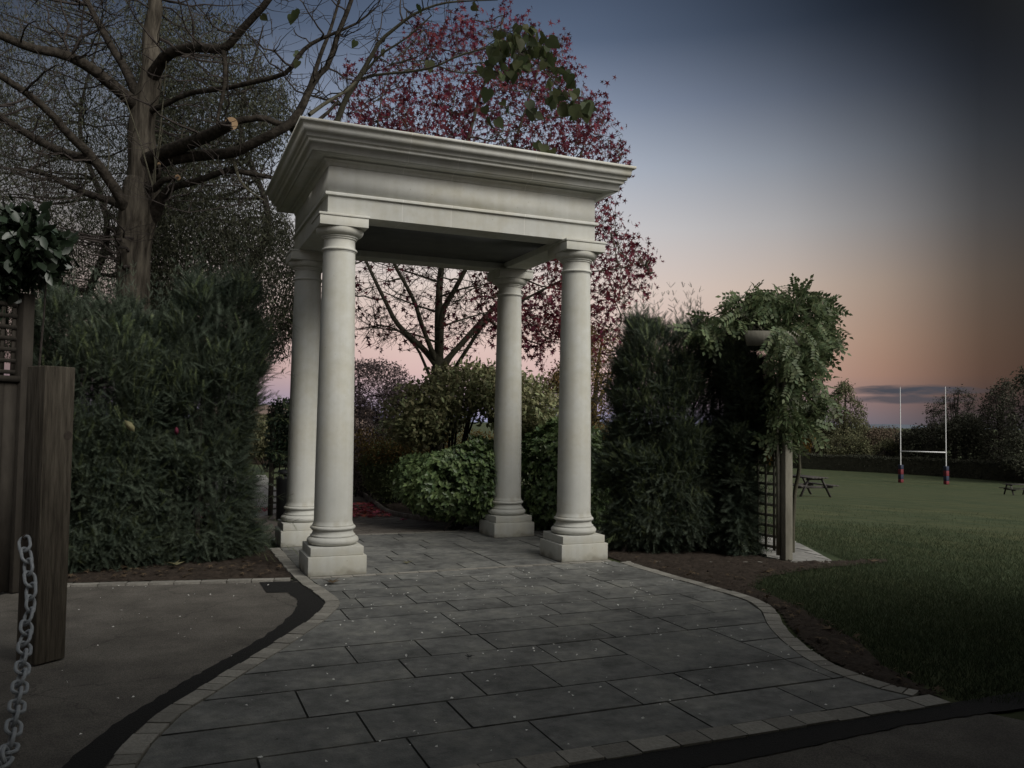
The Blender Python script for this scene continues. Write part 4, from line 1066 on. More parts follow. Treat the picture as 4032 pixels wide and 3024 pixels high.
def shrubs():
    g = lambda px, py, d: (*at(px, py, d)[:2], 0.0)
    shrub('shrub', 'dull purple twiggy shrub just right of the front left column', 'shrub', [(1330, 1930), (1330, 1480), (1400, 1430), (1470, 1425), (1560, 1440), (1620, 1490), (1650, 1550), (1620, 1620), (1560, 1720), (1500, 1800), (1460, 1900)], 16.8, 1.0, g(1440, 1950, 16.8), 22000, T_SIMPLE, .05, m_purple, thr=.33, twigs=500, stems=14)
    shrub('shrub', 'wide dome-topped shrub on bare stems, under the red tree', 'shrub', [(1505, 1680), (1530, 1590), (1580, 1540), (1660, 1500), (1740, 1460), (1850, 1440), (1950, 1450), (2060, 1475), (2150, 1520), (2195, 1590), (2190, 1700), (2080, 1720), (1960, 1690), (1900, 1640), (1820, 1650), (1760, 1720), (1660, 1760), (1560, 1730)],
          12.9, 1.0, g(1760, 1990, 12.9), 15000, T_OVAL, .075, m_dome, thr=.24, twigs=420, stems=16, stem_r=.03, noisef=2.6)
    shrub('shrub', 'small clipped round bush at the left end of the glossy shrubs', 'shrub', [(1432, 1850), (1440, 1790), (1480, 1762), (1550, 1748), (1620, 1760), (1660, 1800), (1670, 1880), (1620, 1955), (1500, 1955), (1445, 1910)], 15.6, .6, g(1560, 1965, 15.6), 18000, T_SIMPLE, .045, m_box, thr=.15, noisef=6, bias=.35, front=.3)
    shrub('shrub', 'glossy green evergreen shrub left of the back right column', 'shrub', [(1550, 1935), (1540, 1870), (1600, 1800), (1680, 1790), (1760, 1780), (1820, 1750), (1870, 1720), (1950, 1740), (2010, 1800), (2010, 2055), (1880, 2062), (1760, 2045), (1640, 2015), (1590, 1975)], 11.9, .65, g(1780, 2040, 11.9), 13000, T_OVAL, .075, m_gloss, whorl=True, thr=.25, noisef=3.2)
    shrub('shrub', 'glossy green evergreen shrub seen between the two right-hand columns', 'shrub', [(2040, 1760), (2100, 1690), (2180, 1650), (2280, 1660), (2360, 1700), (2400, 1800), (2390, 2080), (2300, 2110), (2180, 2090), (2060, 2060)], 12.2, .65, g(2220, 2080, 12.2), 12000, T_OVAL, .075, m_gloss, whorl=True, thr=.25, noisef=3.2)
    shrub('shrub', 'dark low shrub behind the clipped bush beside the leaf-strewn path', 'shrub', [(1380, 1830), (1450, 1800), (1560, 1850), (1580, 1920), (1500, 1940), (1380, 1940)], 17.4, .5, g(1450, 1940, 17.4), 7000, T_SIMPLE, .05, m_fard, thr=.2)
    shrub('shrub', 'yellowing loose shrub glimpsed beneath the dome-topped shrub', 'shrub', [(1400, 1700), (1600, 1690), (1800, 1700), (1950, 1720), (1950, 1830), (1700, 1840), (1400, 1840)], 15.5, .7, g(1680, 1900, 15.5), 8000, T_SIMPLE, .06, m_gold, thr=.35)
    shrub('shrub', 'yellow-green leafy bush low behind the wide right yew', 'shrub', [(2330, 1900), (2380, 1880), (2480, 1900), (2520, 2000), (2480, 2090), (2360, 2090)], 12.8, .4, g(2420, 2110, 12.8), 3500, T_OVAL, .08, m_wist, thr=.3)
    shrub('far_shrub', 'distant green hedge clump in front of the brown-roofed building', 'shrub', [(930, 1800), (940, 1660), (1000, 1645), (1100, 1640), (1160, 1660), (1160, 1800)], 34, 1.2, (*at(1050, 1790, 34)[:2], float(terr(*at(1050, 1790, 34)[:2]))), 6000, T_SIMPLE, .16, m_farg, thr=.2, edge=60)
    # golden half-bare tree between portico and right yews
    d = 26.0; b = g(2330, 1800, d)
    L = [limb([(2330, 1900, d, .14), (2335, 1700, d, .11), (2345, 1550, d, .08), (2360, 1400, d, .05), (2380, 1300, d, .02)]), limb([(2340, 1600, d, .06), (2400, 1500, d + .6, .045), (2440, 1380, d + .8, .02)]), limb([(2338, 1620, d, .06), (2260, 1500, d - .6, .045), (2230, 1420, d - .8, .02)])]
    poly = [(2090, 1560), (2150, 1490), (2230, 1430), (2290, 1330), (2350, 1290), (2420, 1290), (2470, 1340), (2480, 1500), (2460, 1700), (2300, 1750), (2130, 1700)]

    def lf(m, PL):
        tips = volume(poly, 1500, d, 2.2, 200, .8, noisef=.8, thr=.42, weight=lambda x, y: np.clip((2420 - x) / 160, .12, 1)); P = (tips[:, None] + rng.normal(size=(len(tips), 7, 3)) * .13).reshape(-1, 3); leafcloud(m, P, .10, T_SIMPLE)
    tree('golden_tree', 'half-bare golden autumn tree seen between the portico and right yews', 'tree', b, L, [(volume(poly, 90, d, 2, 250, .8), .012, 5), (volume(poly, 900, d, 2.3, 250, .8), .006, 4)], lf, m_barkd, m_gold)
    # laurel at the top of the dark trellis
    shrub('laurel_bush', 'dark large-leaved laurel spilling over the trellis at the left edge', 'shrub', [(-120, 1200), (-120, 880), (0, 850), (110, 860), (190, 910), (235, 980), (225, 1050), (140, 1080), (40, 1100), (0, 1200)], 7.5, .45, g(-60, 2400, 7.5), 2600, T_OVAL, .13, m_laurel, thr=.2, stems=6, twigs=60)


shrubs()


# ------------------------------------------------------------------ left post, chain, trellis
def left_side():
    c = np.array([-2.31, -2.53]); ang = math.radians(38)
    root = thing('timber_post', 'thick square weathered timber post with a knot, holding a white chain', 'post', (c[0], c[1], 0), ang)
    # local: -y face looks to camera right
    m = MB(); w = .20
    m.box((0, 0, .93), (w, w, 1.86)); m.build('post_shaft', m_wood, root, bevel=.008)
    m = MB(); t = np.linspace(0, 2 * np.pi, 24, endpoint=False); rr = .026 * (1 + .04 * np.sin(2 * t + 1))
    v = np.c_[.062 + rr * np.cos(t) * 1.05, np.full(24, -w / 2 - .0015), 1.42 + rr * np.sin(t) * 1.1]; m.poly(v[::-1]); m.build('knot', m_knot, root)
    m = MB(); P = smoothpath([(-w / 2 + .005, .0, .80), (-w / 2 - .03, 0, .80), (-w / 2 - .045, 0, .785), (-w / 2 - .03, 0, .768), (-w / 2 - .015, 0, .775)], 14); m.tubes(P, np.full(14, .005), 6); m.build('eye_hook', m_iron, root, smooth=True)
    # chain: links hanging from the hook towards the viewer's left
    hook = np.array([c[0] + math.cos(ang) * (-w / 2 - .035), c[1] + math.sin(ang) * (-w / 2 - .035), .775])
    end = np.array([-2.55, -5.3, .10]); N_ = 18
    ch = thing('chain', 'white plastic link chain sagging from the timber post to the bottom left', 'chain', hook)
    ctrl = [hook] + [at(*q) for q in ((122, 2330, 4.95), (104, 2470, 4.75), (92, 2600, 4.5), (76, 2720, 4.25), (58, 2840, 4.0), (36, 2960, 3.8), (5, 3090, 3.62), (-60, 3200, 3.45))]
    path = smoothpath(np.array(ctrl), 240); path[:, 2] = np.maximum(path[:, 2], .03)
    d = np.r_[0, np.cumsum(np.linalg.norm(np.diff(path, axis=0), axis=1))]; pitch = .092; k = 0; s = .04
    def link():
        a = []; R_, H = .034, .022
        for u in np.linspace(0, np.pi, 9): a.append((R_ * np.cos(u), H + R_ * np.sin(u)))
        for u in np.linspace(np.pi, 2 * np.pi, 9): a.append((R_ * np.cos(u), -H + R_ * np.sin(u)))
        return np.array(a)
    La = link(); proto = None
    while s < d[-1] - .05:
        p = np.array([np.interp(s, d, path[:, i]) for i in range(3)]); q = np.array([np.interp(min(s + .03, d[-1]), d, path[:, i]) for i in range(3)]); Z = unit(q - p)
        X = unit(np.cross(Z, unit(np.array([.25, 1, 0.])))); Y = np.cross(Z, X); a = math.radians(100 if k % 2 else 15) + rng.uniform(-.25, .25)
        Xa = X * math.cos(a) + Y * math.sin(a); Ya = np.cross(Z, Xa)
        if proto is None:
            m = MB(); pts = np.c_[La[:, 0], np.zeros(len(La)), La[:, 1]]; n = len(pts); r = .0095; V = []
            for i in range(n):
                tg = unit(pts[(i + 1) % n] - pts[i - 1]); nx = np.cross(tg, [0, 1, 0])
                for b in np.linspace(0, 2 * np.pi, 8, endpoint=False): V.append(pts[i] + r * (np.cos(b) * nx + np.sin(b) * np.array([0, 1, 0])))
            F = [[i * 8 + j, i * 8 + (j + 1) % 8, ((i + 1) % n) * 8 + (j + 1) % 8, ((i + 1) % n) * 8 + j] for i in range(n) for j in range(8)]
            m.add(V, F); proto = m.build('chain_link', m_chain, ch, smooth=True); o = proto
        else:
            o = proto.copy(); COL.objects.link(o); o.parent = ch
        Mx = Matrix.Identity(4); 
        for i in range(3): Mx[i][0] = Xa[i]; Mx[i][1] = Ya[i]; Mx[i][2] = Z[i]; Mx[i][3] = (p - hook)[i]
        o.matrix_local = Mx; s += pitch; k += 1
    # trellis fence
    b0 = at(55, 2300, 7.3); b0[2] = 0; e = at(-450, 2300, 6.3); e[2] = 0
    root = thing('trellis_fence', 'dark timber fence with square trellis top beyond the timber post', 'fence', b0)
    ax = unit(e - b0); ang2 = math.atan2(ax[1], ax[0]); root.rotation_euler = (0, 0, ang2); L = np.linalg.norm(e - b0)
    m = MB(); m.box((0, 0, 1.31), (.11, .11, 2.62)); m.build('fence_post', m_trelD, root, bevel=.005)
    m = MB()
    for i in range(int(L / .125)): m.box((.115 + i * .125, .0, .93), (.118, .022, 1.82))
    m.box((L / 2, .02, 1.86), (L - .1, .05, .05)); m.build('board_panel', m_trelD, root)
    m = MB()
    for i in range(int(L / .105)): m.box((.09 + i * .105, -.012, 2.2), (.035, .012, .64))
    for i in range(7): m.box((L / 2 + .05, .0005, 1.92 + i * .098), (L - .05, .012, .035))
    m.build('trellis_panel', m_trelD, root)


left_side()


# ------------------------------------------------------------------ pergola and wisteria
def pergola():
    A = np.array([5.02, -.93]); u = unit(np.array([-.10, 1.0])); B = A + u * .72
    root = thing('pergola', 'rough timber pergola with trellis side, swamped by leafy wisteria', 'pergola', (A[0], A[1], 0))
    def post(x, y, h, w=.105):
        m = MB(); m.box((x - A[0], y - A[1], h / 2), (w, w, h)); m.build('pergola_post', m_trel, root, bevel=.006)
    post(*A, 2.6); post(*B, 2.6)
    m = MB(); nv = 5
    for i in range(nv + 1):
        p = (u * (.03 + i * .13 + .02)); m.box((p[0] + .0, p[1], 1.08), (.014, .034, 2.0), np.array([[1, 0, 0], [0, 1, 0], [0, 0, 1]]))
    for i in range(17): m.bar((.012 + u[0] * .02, u[1] * .02, .12 + i * .122), (.012 + u[0] * .70, u[1] * .70, .12 + i * .122), .014, .034)
    m.build('trellis_panel', m_trel, root)
    m = MB(); m.box((-.075, .045, 1.1), (.03, .035, 2.1)); m.build('batten', m_trel, root)
    # beams along the picture plane with slanted ends
    dirb = unit(RT[:2])
    for q, zz in ((A, 2.45), (B, 2.45)):
        m = MB(); s0, s1 = -.55, .30; a = q - A + dirb * s0 - np.array([.06, .16]); b = q - A + dirb * s1 - np.array([.06, .16]); nn = np.array([-dirb[1], dirb[0]]) * .03; V = []
        for s_, off in ((-1, 0), (1, 0)):
            for P_, z_, ex in ((a, zz, .05), (b, zz, -.0), (b, zz + .17, 0), (a, zz + .17, 0)):
                p = P_ + dirb * ex + nn * s_; V.append([p[0], p[1], z_])
        m.add(V, [[0, 1, 2, 3], [7, 6, 5, 4], [0, 4, 5, 1], [1, 5, 6, 2], [2, 6, 7, 3], [3, 7, 4, 0]]); m.build('beam', m_trel, root)
    for s0 in (-.35, -.1, .12):
        m = MB(); p = dirb * s0; m.bar((p[0] + u[0] * .02, p[1] + u[1] * .02, 2.66), (p[0] + u[0] * 1.1, p[1] + u[1] * 1.1, 2.66), .045, .075); m.build('rafter', m_trel, root)
    # wisteria
    d = 10.0; base = at(3125, 2130, 10.15); base[2] = 0
    L = []; add = lambda *p, n=12: L.append(limb(p, n))
    add((3118, 2185, 10.2, .035), (3122, 2050, 10.2, .028), (3130, 1936, 10.2, .025), (3147, 1850, 10.15, .024), (3143, 1764, 10.1, .023), (3160, 1716, 10.05, .023), (3166, 1677, 10, .022), (3137, 1619, 10, .02), (3120, 1500, 10, .018), (3080, 1400, 10, .016), (3020, 1300, 10, .014), (2930, 1230, 10, .01), n=26)
    add((3160, 1690, 10, .018), (3130, 1560, 9.95, .014), (3125, 1450, 9.9, .012), (3150, 1330, 9.9, .01), (3190, 1220, 9.9, .006))
    add((3070, 1400, 10, .014), (3010, 1310, 9.6, .012), (2960, 1265, 9.6, .01), (2920, 1240, 9.7, .006)); add((3080, 1390, 10, .012), (3000, 1290, 9.9, .01), (2930, 1260, 9.9, .008), (2840, 1230, 10.1, .005))
    add((3100, 1450, 10, .012), (3060, 1380, 9.7, .01), (3020, 1280, 9.7, .008), (2990, 1160, 9.8, .004)); add((3110, 1500, 10, .01), (3040, 1530, 9.8, .008), (2990, 1480, 9.8, .006))
    poly = [(2700, 1300), (2760, 1250), (2840, 1215), (2900, 1170), (2960, 1150), (3020, 1130), (3080, 1150), (3130, 1140), (3200, 1145), (3260, 1160), (3285, 1210), (3290, 1280), (3300, 1340), (3250, 1365), (3230, 1430), (3260, 1520), (3265, 1580), (3220, 1640), (3195, 1700), (3150, 1660), (3110, 1770), (3060, 1790),
            (3030, 1740), (3020, 1600), (3050, 1480), (3090, 1390), (3060, 1295), (2930, 1290), (2850, 1300), (2760, 1340)]
    T1 = volume(poly, 60, d, .4, 100, .8); T2 = volume(poly, 380, d, .5, 100, .7)

    def lf(m, PL):
        P = volume(poly, 1200, d, .55, 80, .6, noisef=4, thr=.36); n = len(P); X = rdir(n) * .8 + np.array([0, 0, -.55]); Z = unit(rdir(n) * .8 + np.array([0, 0, .6])); m.scatter(*T_PIN, P, X, Z, rng.uniform(.18, .30, n))
        for pp, dd, kk in (([(3045, 1280), (3230, 1270), (3220, 1430), (3060, 1430), (3035, 1370)], 9.30, 105), ([(3050, 1380), (3135, 1380), (3140, 1740), (3050, 1770), (3025, 1560)], 9.7, 110)):
            x, y = sample(pp, kk); Q = atv(x, y, dd + rng.normal(size=kk) * .06); m.scatter(*T_PIN, Q, rdir(kk) * .7 + np.array([0, 0, -.8]), unit(rdir(kk) * .6 + unit(CAM - Q)), rng.uniform(.16, .26, kk))
        for (x0, y0, x1, y1) in ((2880, 1220, 2705, 1295), (3030, 1190, 2985, 1108), (3110, 1180, 3065, 1112), (3240, 1330, 3310, 1380), (3200, 1300, 3300, 1300), (3240, 1500, 3270, 1600), (2950, 1200, 2870, 1185), (3010, 1200, 2960, 1140)):
            a = at(x0, y0, 9.9); b_ = at(x1, y1, 9.8); v = b_ - a; m.scatter(*T_PIN, a[None], v[None], np.array([[0., -.3, 1]]), np.array([np.linalg.norm(v)]))
    w = tree('wisteria', 'leafy wisteria with a twisted stem climbing over the timber pergola', 'climber', base, L, [(T1, .006, 5), (T2, .003, 4)], lf, m_barky, m_wist, r_cut=.02)
    m = MB(); x, y = sample([(3130, 1630), (3185, 1630), (3180, 1730), (3150, 1750), (3140, 1700)], 16); P = atv(x, y, np.full(16, 9.9)); x, y = sample([(3020, 1500), (3080, 1500), (3060, 1760), (3020, 1760)], 5); P = np.vstack([P, atv(x, y, np.full(5, 9.7))])
    m.scatter(*T_PIN, P, rdir(21) * .5 + np.array([0, 0, -.9]), rdir(21) + np.array([0, -.5, .2]), rng.uniform(.13, .2, 21)); shift(m, base); m.build('yellow_leaves', m_wisty, w)


pergola()


# ------------------------------------------------------------------ the field: tables, goal, hedge, far trees
def picnic(loc, rz, label):
    root = thing('picnic_table', label, 'picnic table', loc, rz, group='dark wooden picnic tables on the field')
    m = MB()
    for i in range(5): m.box((0, -.30 + i * .15, .74), (1.8, .138, .04))
    m.build('tabletop', m_table, root)
    for s in (-1, 1):
        m = MB()
        for k in range(2): m.box((0, s * (.62 + .15 * k), .44), (1.8, .138, .04))
        m.build('seat', m_table, root)
    for sx in (-.62, .62):
        for s in (-1, 1):
            m = MB(); m.bar((sx, s * .26, .72), (sx, s * .66, 0), .045, .095, up=(1, 0, 0)); m.build('leg', m_table, root)
        m = MB(); m.box((sx + .047, 0, .38), (.045, 1.6, .095)); m.box((sx + .047, 0, .68), (.045, .7, .07)); m.build('cross_rail', m_table, root)
    return root


def goal():
    a = gat(3547, 1900); b = gat(3726, 1907); a[2] = terr(a[0], a[1]); b[2] = terr(b[0], b[1]); sc = (np.linalg.norm(a - CAM)) / 89
    root = thing('rugby_goal', 'tall white H-shaped rugby posts with red and navy padding on the field', 'rugby posts', a)
    D = b - a; hb = 3.0 * sc; ht = 9.2 * sc; Lh = np.linalg.norm(D[:2])
    for p in (np.zeros(3), D):
        m = MB(); m.tubes([p + [0, 0, 0], p + [0, 0, hb], p + [0, 0, ht * .7], p + [0, 0, ht]], [.045 * sc, .045 * sc, .04 * sc, .03 * sc], 12, cap=True); up_ = m.build('upright', m_white, root, smooth=False)
        z = 0
        for h, mt in ((.32, m_redp), (.46, m_blue), (.50, m_redp), (.42, m_blue)):
            m = MB(); h *= sc; m.box(p + np.array([0, 0, z + h / 2]), (.36 * sc, .36 * sc, h - .01)); m.build('pad', mt, up_, bevel=.03); z += h
    m = MB(); m.bar(np.array([0, 0, hb]) + D * .01, D * .99 + np.array([0, 0, hb]), .10 * sc, .10 * sc); m.build('crossbar', m_white, root)


def far():
    p = gat(3172, 1952); picnic(p, math.radians(82), 'dark picnic table on the grass just right of the pergola post').scale = (.85, .85, .85)
    p = gat(4010, 1950); picnic(p, math.radians(-28), 'dark picnic table at the far right edge of the field')
    goal()
    # clipped hedge along the far side
    m = MB(); pts = []
    a = at(2850, 1830, 122); b = at(3543, 1855, 104); c = at(3905, 1882, 94); e = at(4500, 1930, 80)
    path = smoothpath([q[:2] for q in (a, b, c, e)], 260)
    V = []; rr = np.random.default_rng(3)
    root = thing('boundary_hedge', 'long low clipped hedge along the far side of the field', 'hedge', (*path[0], terr(*path[0])))
    m2 = MB()
    rr_o = .018
    for i in range(len(path)):
        p = path[i]; t = unit(path[min(i + 1, 259)] - path[max(i - 1, 0)]); n = np.array([-t[1], t[0]]); h = 1.95 + .06 * math.sin(i * .21) + .02 * rr.normal(); z = terr(*p)
        for (o, zz) in ((-.65, 0), (-.7, .9), (-.6, .93), (-.3, 1.0), (.4, 1.0), (.7, .6), (.7, 0)):
            q = p + n * (o + rr_o * rr.normal()); V.append([q[0], q[1], z + zz * h])
    k = 7; F = [[i * k + j, i * k + j + 1, (i + 1) * k + j + 1, (i + 1) * k + j] for i in range(259) for j in range(k - 1)]
    m2.add(V, F); V = np.array(V).reshape(260, 7, 3)
    n = 40000; i = rng.integers(0, 259, n); f = rng.random(n)[:, None]; j = rng.integers(0, 6, n); g = rng.random(n)[:, None]
    P = (V[i, j] * (1 - f) + V[i + 1, j] * f) * (1 - g) + (V[i, j + 1] * (1 - f) + V[i + 1, j + 1] * f) * g
    b0 = np.array([*path[0], terr(*path[0])]); m2 = shift(m2, b0); m2.build('hedge_body', m_fard, root, smooth=True)
    m = MB(); leafcloud(m, P, .22, T_SIMPLE); shift(m, b0); m.build('leaves', m_fard, root)

    def ftree(name, label, poly, d, n, size, ml, twigs, trunk, bare=0., noisef=.35, thr=.32, th=2.5, droop=.2):
        b = at(trunk, 1850, d); b[2] = terr(b[0], b[1]) ; P0 = np.array(poly, float); top = P0[:, 1].min(); xm = P0[P0[:, 1].argmin(), 0]
        Lm = [limb([(trunk, 1835, d, .35), (trunk, 1760, d, .28), ((trunk + xm) / 2, (1760 + top) / 2, d, .18), (xm, top + 12, d, .03)], 12)]; Lm[0][0][0][2] = b[2]
        T1 = volume(poly, 60, d, th, 60, .8); T2 = volume(poly, twigs, d, th, 50, .7)
        for k in range(7):
            q = at(rng.uniform(P0[:, 0].min() * .7 + trunk * .3, P0[:, 0].max() * .7 + trunk * .3), rng.uniform(top + 20, max(1700, top + 60)), d + rng.uniform(-1.5, 1.5)); s = Lm[0][0][rng.integers(3, 8)]
            Pm = smoothpath([s, (s + q) / 2 + np.array([0, 0, -.4]), q], 8); Lm.append((Pm, np.linspace(.14, .04, 8)))

        def lf(m, PL):
            tips = volume(poly, n // 6, d, th, 60, .6, noisef=noisef, thr=thr, front=.2); P = (tips[:, None] + rng.normal(size=(len(tips), 6, 3)) * .28).reshape(-1, 3); leafcloud(m, P, size, T_SIMPLE, droop=droop)
        return tree(name, label, 'tree' if 'tree' in name or name == 'birch' else 'bush', b, Lm, [(T1, .03, 4), (T2, .012, 4)], lf if n else None, m_barkd, ml, group='trees and bushes beyond the field hedge')
    ftree('birch', 'tall drooping birch tree left of the rugby posts beyond the hedge', [(3255, 1830), (3245, 1700), (3270, 1640), (3285, 1570), (3300, 1515), (3330, 1500), (3352, 1520), (3360, 1570), (3395, 1590), (3405, 1640), (3425, 1700), (3430, 1830)], 124, 9000, .34, m_farg, 900, 3325, droop=1.0, th=2.8)
    ftree('far_tree', 'thin bare tree rising beside the wisteria, left of the birch', [(3170, 1830), (3175, 1660), (3200, 1600), (3225, 1560), (3250, 1580), (3262, 1650), (3270, 1830)], 127, 900, .25, m_farb, 1100, 3215)
    ftree('far_tree', 'brown rounded tree mass at the left end of the far hedge', [(3050, 1830), (3060, 1700), (3120, 1660), (3190, 1650), (3260, 1670), (3290, 1720), (3290, 1830)], 126, 5000, .36, m_farb, 300, 3170)
    ftree('far_bush', 'olive bush directly below the drooping birch behind the hedge', [(3230, 1800), (3235, 1745), (3280, 1725), (3350, 1715), (3410, 1735), (3430, 1800)], 119, 4500, .30, m_farg, 200, 3330, th=1.5)
    ftree('far_tree', 'low russet tree right of the birch, under the distant hill', [(3400, 1820), (3400, 1710), (3430, 1692), (3470, 1688), (3520, 1690), (3550, 1698), (3560, 1820)], 123, 6000, .34, m_farb, 300, 3480)
    ftree('far_bush', 'olive bush behind the hedge left of the nearer rugby upright', [(3430, 1820), (3440, 1765), (3490, 1735), (3540, 1750), (3560, 1820)], 113, 3000, .28, m_farg, 150, 3495, th=1.5)
    ftree('far_tree', 'dark low tree between the two rugby uprights', [(3540, 1830), (3540, 1712), (3580, 1695), (3640, 1680), (3690, 1655), (3720, 1700), (3720, 1830)], 112, 7000, .34, m_fard, 300, 3640)
    ftree('bare_tree', 'spreading bare-twigged tree just right of the rugby posts', [(3640, 1830), (3660, 1700), (3640, 1620), (3660, 1590), (3700, 1560), (3740, 1545), (3775, 1525), (3800, 1540), (3840, 1560), (3850, 1610), (3870, 1700), (3870, 1840)], 107, 4200, .26, m_fard, 1900, 3760, thr=.42, th=3)
    ftree('far_tree', 'dark wide tree under the bare tree, right of the rugby posts', [(3690, 1840), (3700, 1680), (3760, 1650), (3840, 1640), (3890, 1680), (3920, 1840)], 103, 9000, .34, m_fard, 300, 3800)
    ftree('bare_tree', 'tall half-bare tree near the right edge of the picture', [(3870, 1850), (3860, 1640), (3870, 1570), (3910, 1530), (3950, 1495), (3990, 1500), (4000, 1560), (4010, 1850)], 99, 6500, .28, m_fard, 1500, 3940, thr=.36, th=3)
    ftree('far_tree', 'big black-green tree cut off by the right edge of the picture', [(3950, 1870), (3960, 1600), (4000, 1480), (4040, 1450), (4150, 1400), (4300, 1500), (4350, 1870)], 90, 14000, .36, m_fard, 500, 4120, th=3.5)
    ftree('far_tree', 'dark far tree mass hidden mostly behind the right yew bushes', [(2250, 1830), (2300, 1720), (2450, 1690), (2600, 1700), (2700, 1830)], 120, 4000, .4, m_fard, 150, 2480)
    ftree('far_tree', 'olive far tree mass behind the wisteria and its pergola', [(2650, 1830), (2720, 1700), (2850, 1670), (2980, 1690), (3060, 1830)], 122, 4000, .4, m_farg, 150, 2850)
    # left gap: building, white post, trellis with ivy, dark bin
    p = gat(1080, 1770); c0 = at(1080, 1760, 62); zt = terr(c0[0], c0[1]); dirx = RT[:2]
    root = thing('brick_building', 'low distant brown-roofed building glimpsed past the back left column', 'building', (c0[0], c0[1], zt), math.atan2(dirx[1], dirx[0]))
    ztop = at(1080, 1604, 62)[2] - zt; zev = at(1080, 1632, 62)[2] - zt
    m = MB(); m.box((.0, 4, zev / 2), (12, 8, zev)); wl = m.build('wall', m_brick, root)
    m = MB(); V = [(-6.3, -.3, zev), (6.3, -.3, zev), (6.3, 8.3, zev), (-6.3, 8.3, zev), (-6.3, 4, ztop + .25), (6.3, 4, ztop + .25)]; m.add(V, [[0, 1, 5, 4], [2, 3, 4, 5]]); m.add(V, [[1, 2, 5], [3, 0, 4]]); m.build('roof', m_roofb, root)
    for x in (-3.5, -.6, 2.2):
        m = MB(); m.box((x, -.03, 1.6), (1.2, .06, 1.1)); m.build('window', m_bin, root)
    p = gat(1033, 1770); m = MB(); m.tubes([(0, 0, 0), (0, 0, 1.5), (0, 0, 3.2)], [.06, .06, .05], 10, cap=True); o = m.build('white_pole', m_white); o.location = p; tag(o, 'thin white pole on the lawn seen between left yew and column', 'pole')
    b0 = at(1075, 1890, 13.3); b0[2] = 0
    root = thing('ivy_trellis', 'small square-mesh trellis topped by dark ivy behind the back left column', 'trellis', b0); e = np.array([1.1, .35, 0]); 
    m = MB()
    for i in range(12): m.box((e[0] * i / 11, e[1] * i / 11, .8), (.02, .02, 1.6))
    for i in range(17): m.bar((0, .015, .1 + i * .095), (e[0], e[1] + .015, .1 + i * .095), .012, .02)
    m.build('mesh_panel', m_trelD, root)
    m = MB(); m.box((-.03, 0, .85), (.07, .07, 1.7)); m.build('trellis_post', m_trelD, root)
    P = b0 + np.c_[rng.uniform(-.1, 1.1, 5200), rng.normal(size=5200) * .13, 0 * rng.random(5200)]; hh = rng.random(5200); P[:, 1] += .3 * (P[:, 0] - b0[0]); P[:, 2] = .75 + hh * 1.05 + .1 * clump(P, 4); m = MB(); leafcloud(m, P, .07, T_OVAL); shift(m, b0); m.build('ivy', m_ivy, root)
    bb = at(1118, 1905, 12.6); bb[2] = 0; root = thing('litter_bin', 'slim black bin standing on the path beside the ivy trellis', 'bin', bb)
    m = MB(); m.lathe([(.0, 0), (.10, 0), (.115, .62), (.125, .64), (.125, .66), (.0, .70)], seg=24); m.build('bin_body', m_bin, root)
    m = MB(); m.lathe([(.0, .70), (.10, .70), (.09, .76), (0, .78)], seg=24); m.build('lid', m_bin, root)


far()


# ------------------------------------------------------------------ litter, grass, small things
def scatter_ground(name, poly, n, tmpl, size, mt, z=.01, weight=None, curl=.5):
    P = np.asarray(poly, float); x, y = sample(poly, n, weight); p = np.c_[x, y, np.full(n, z) + rng.random(n) * .01]
    X = rdir(n) * np.array([1, 1, .15]); Z = unit(np.array([0, 0, 1.]) + rdir(n) * curl); m = MB(); m.scatter(*tmpl, p, X, Z, size * rng.uniform(.6, 1.3, n)); return tag(m.build(name, mt), kind='stuff')


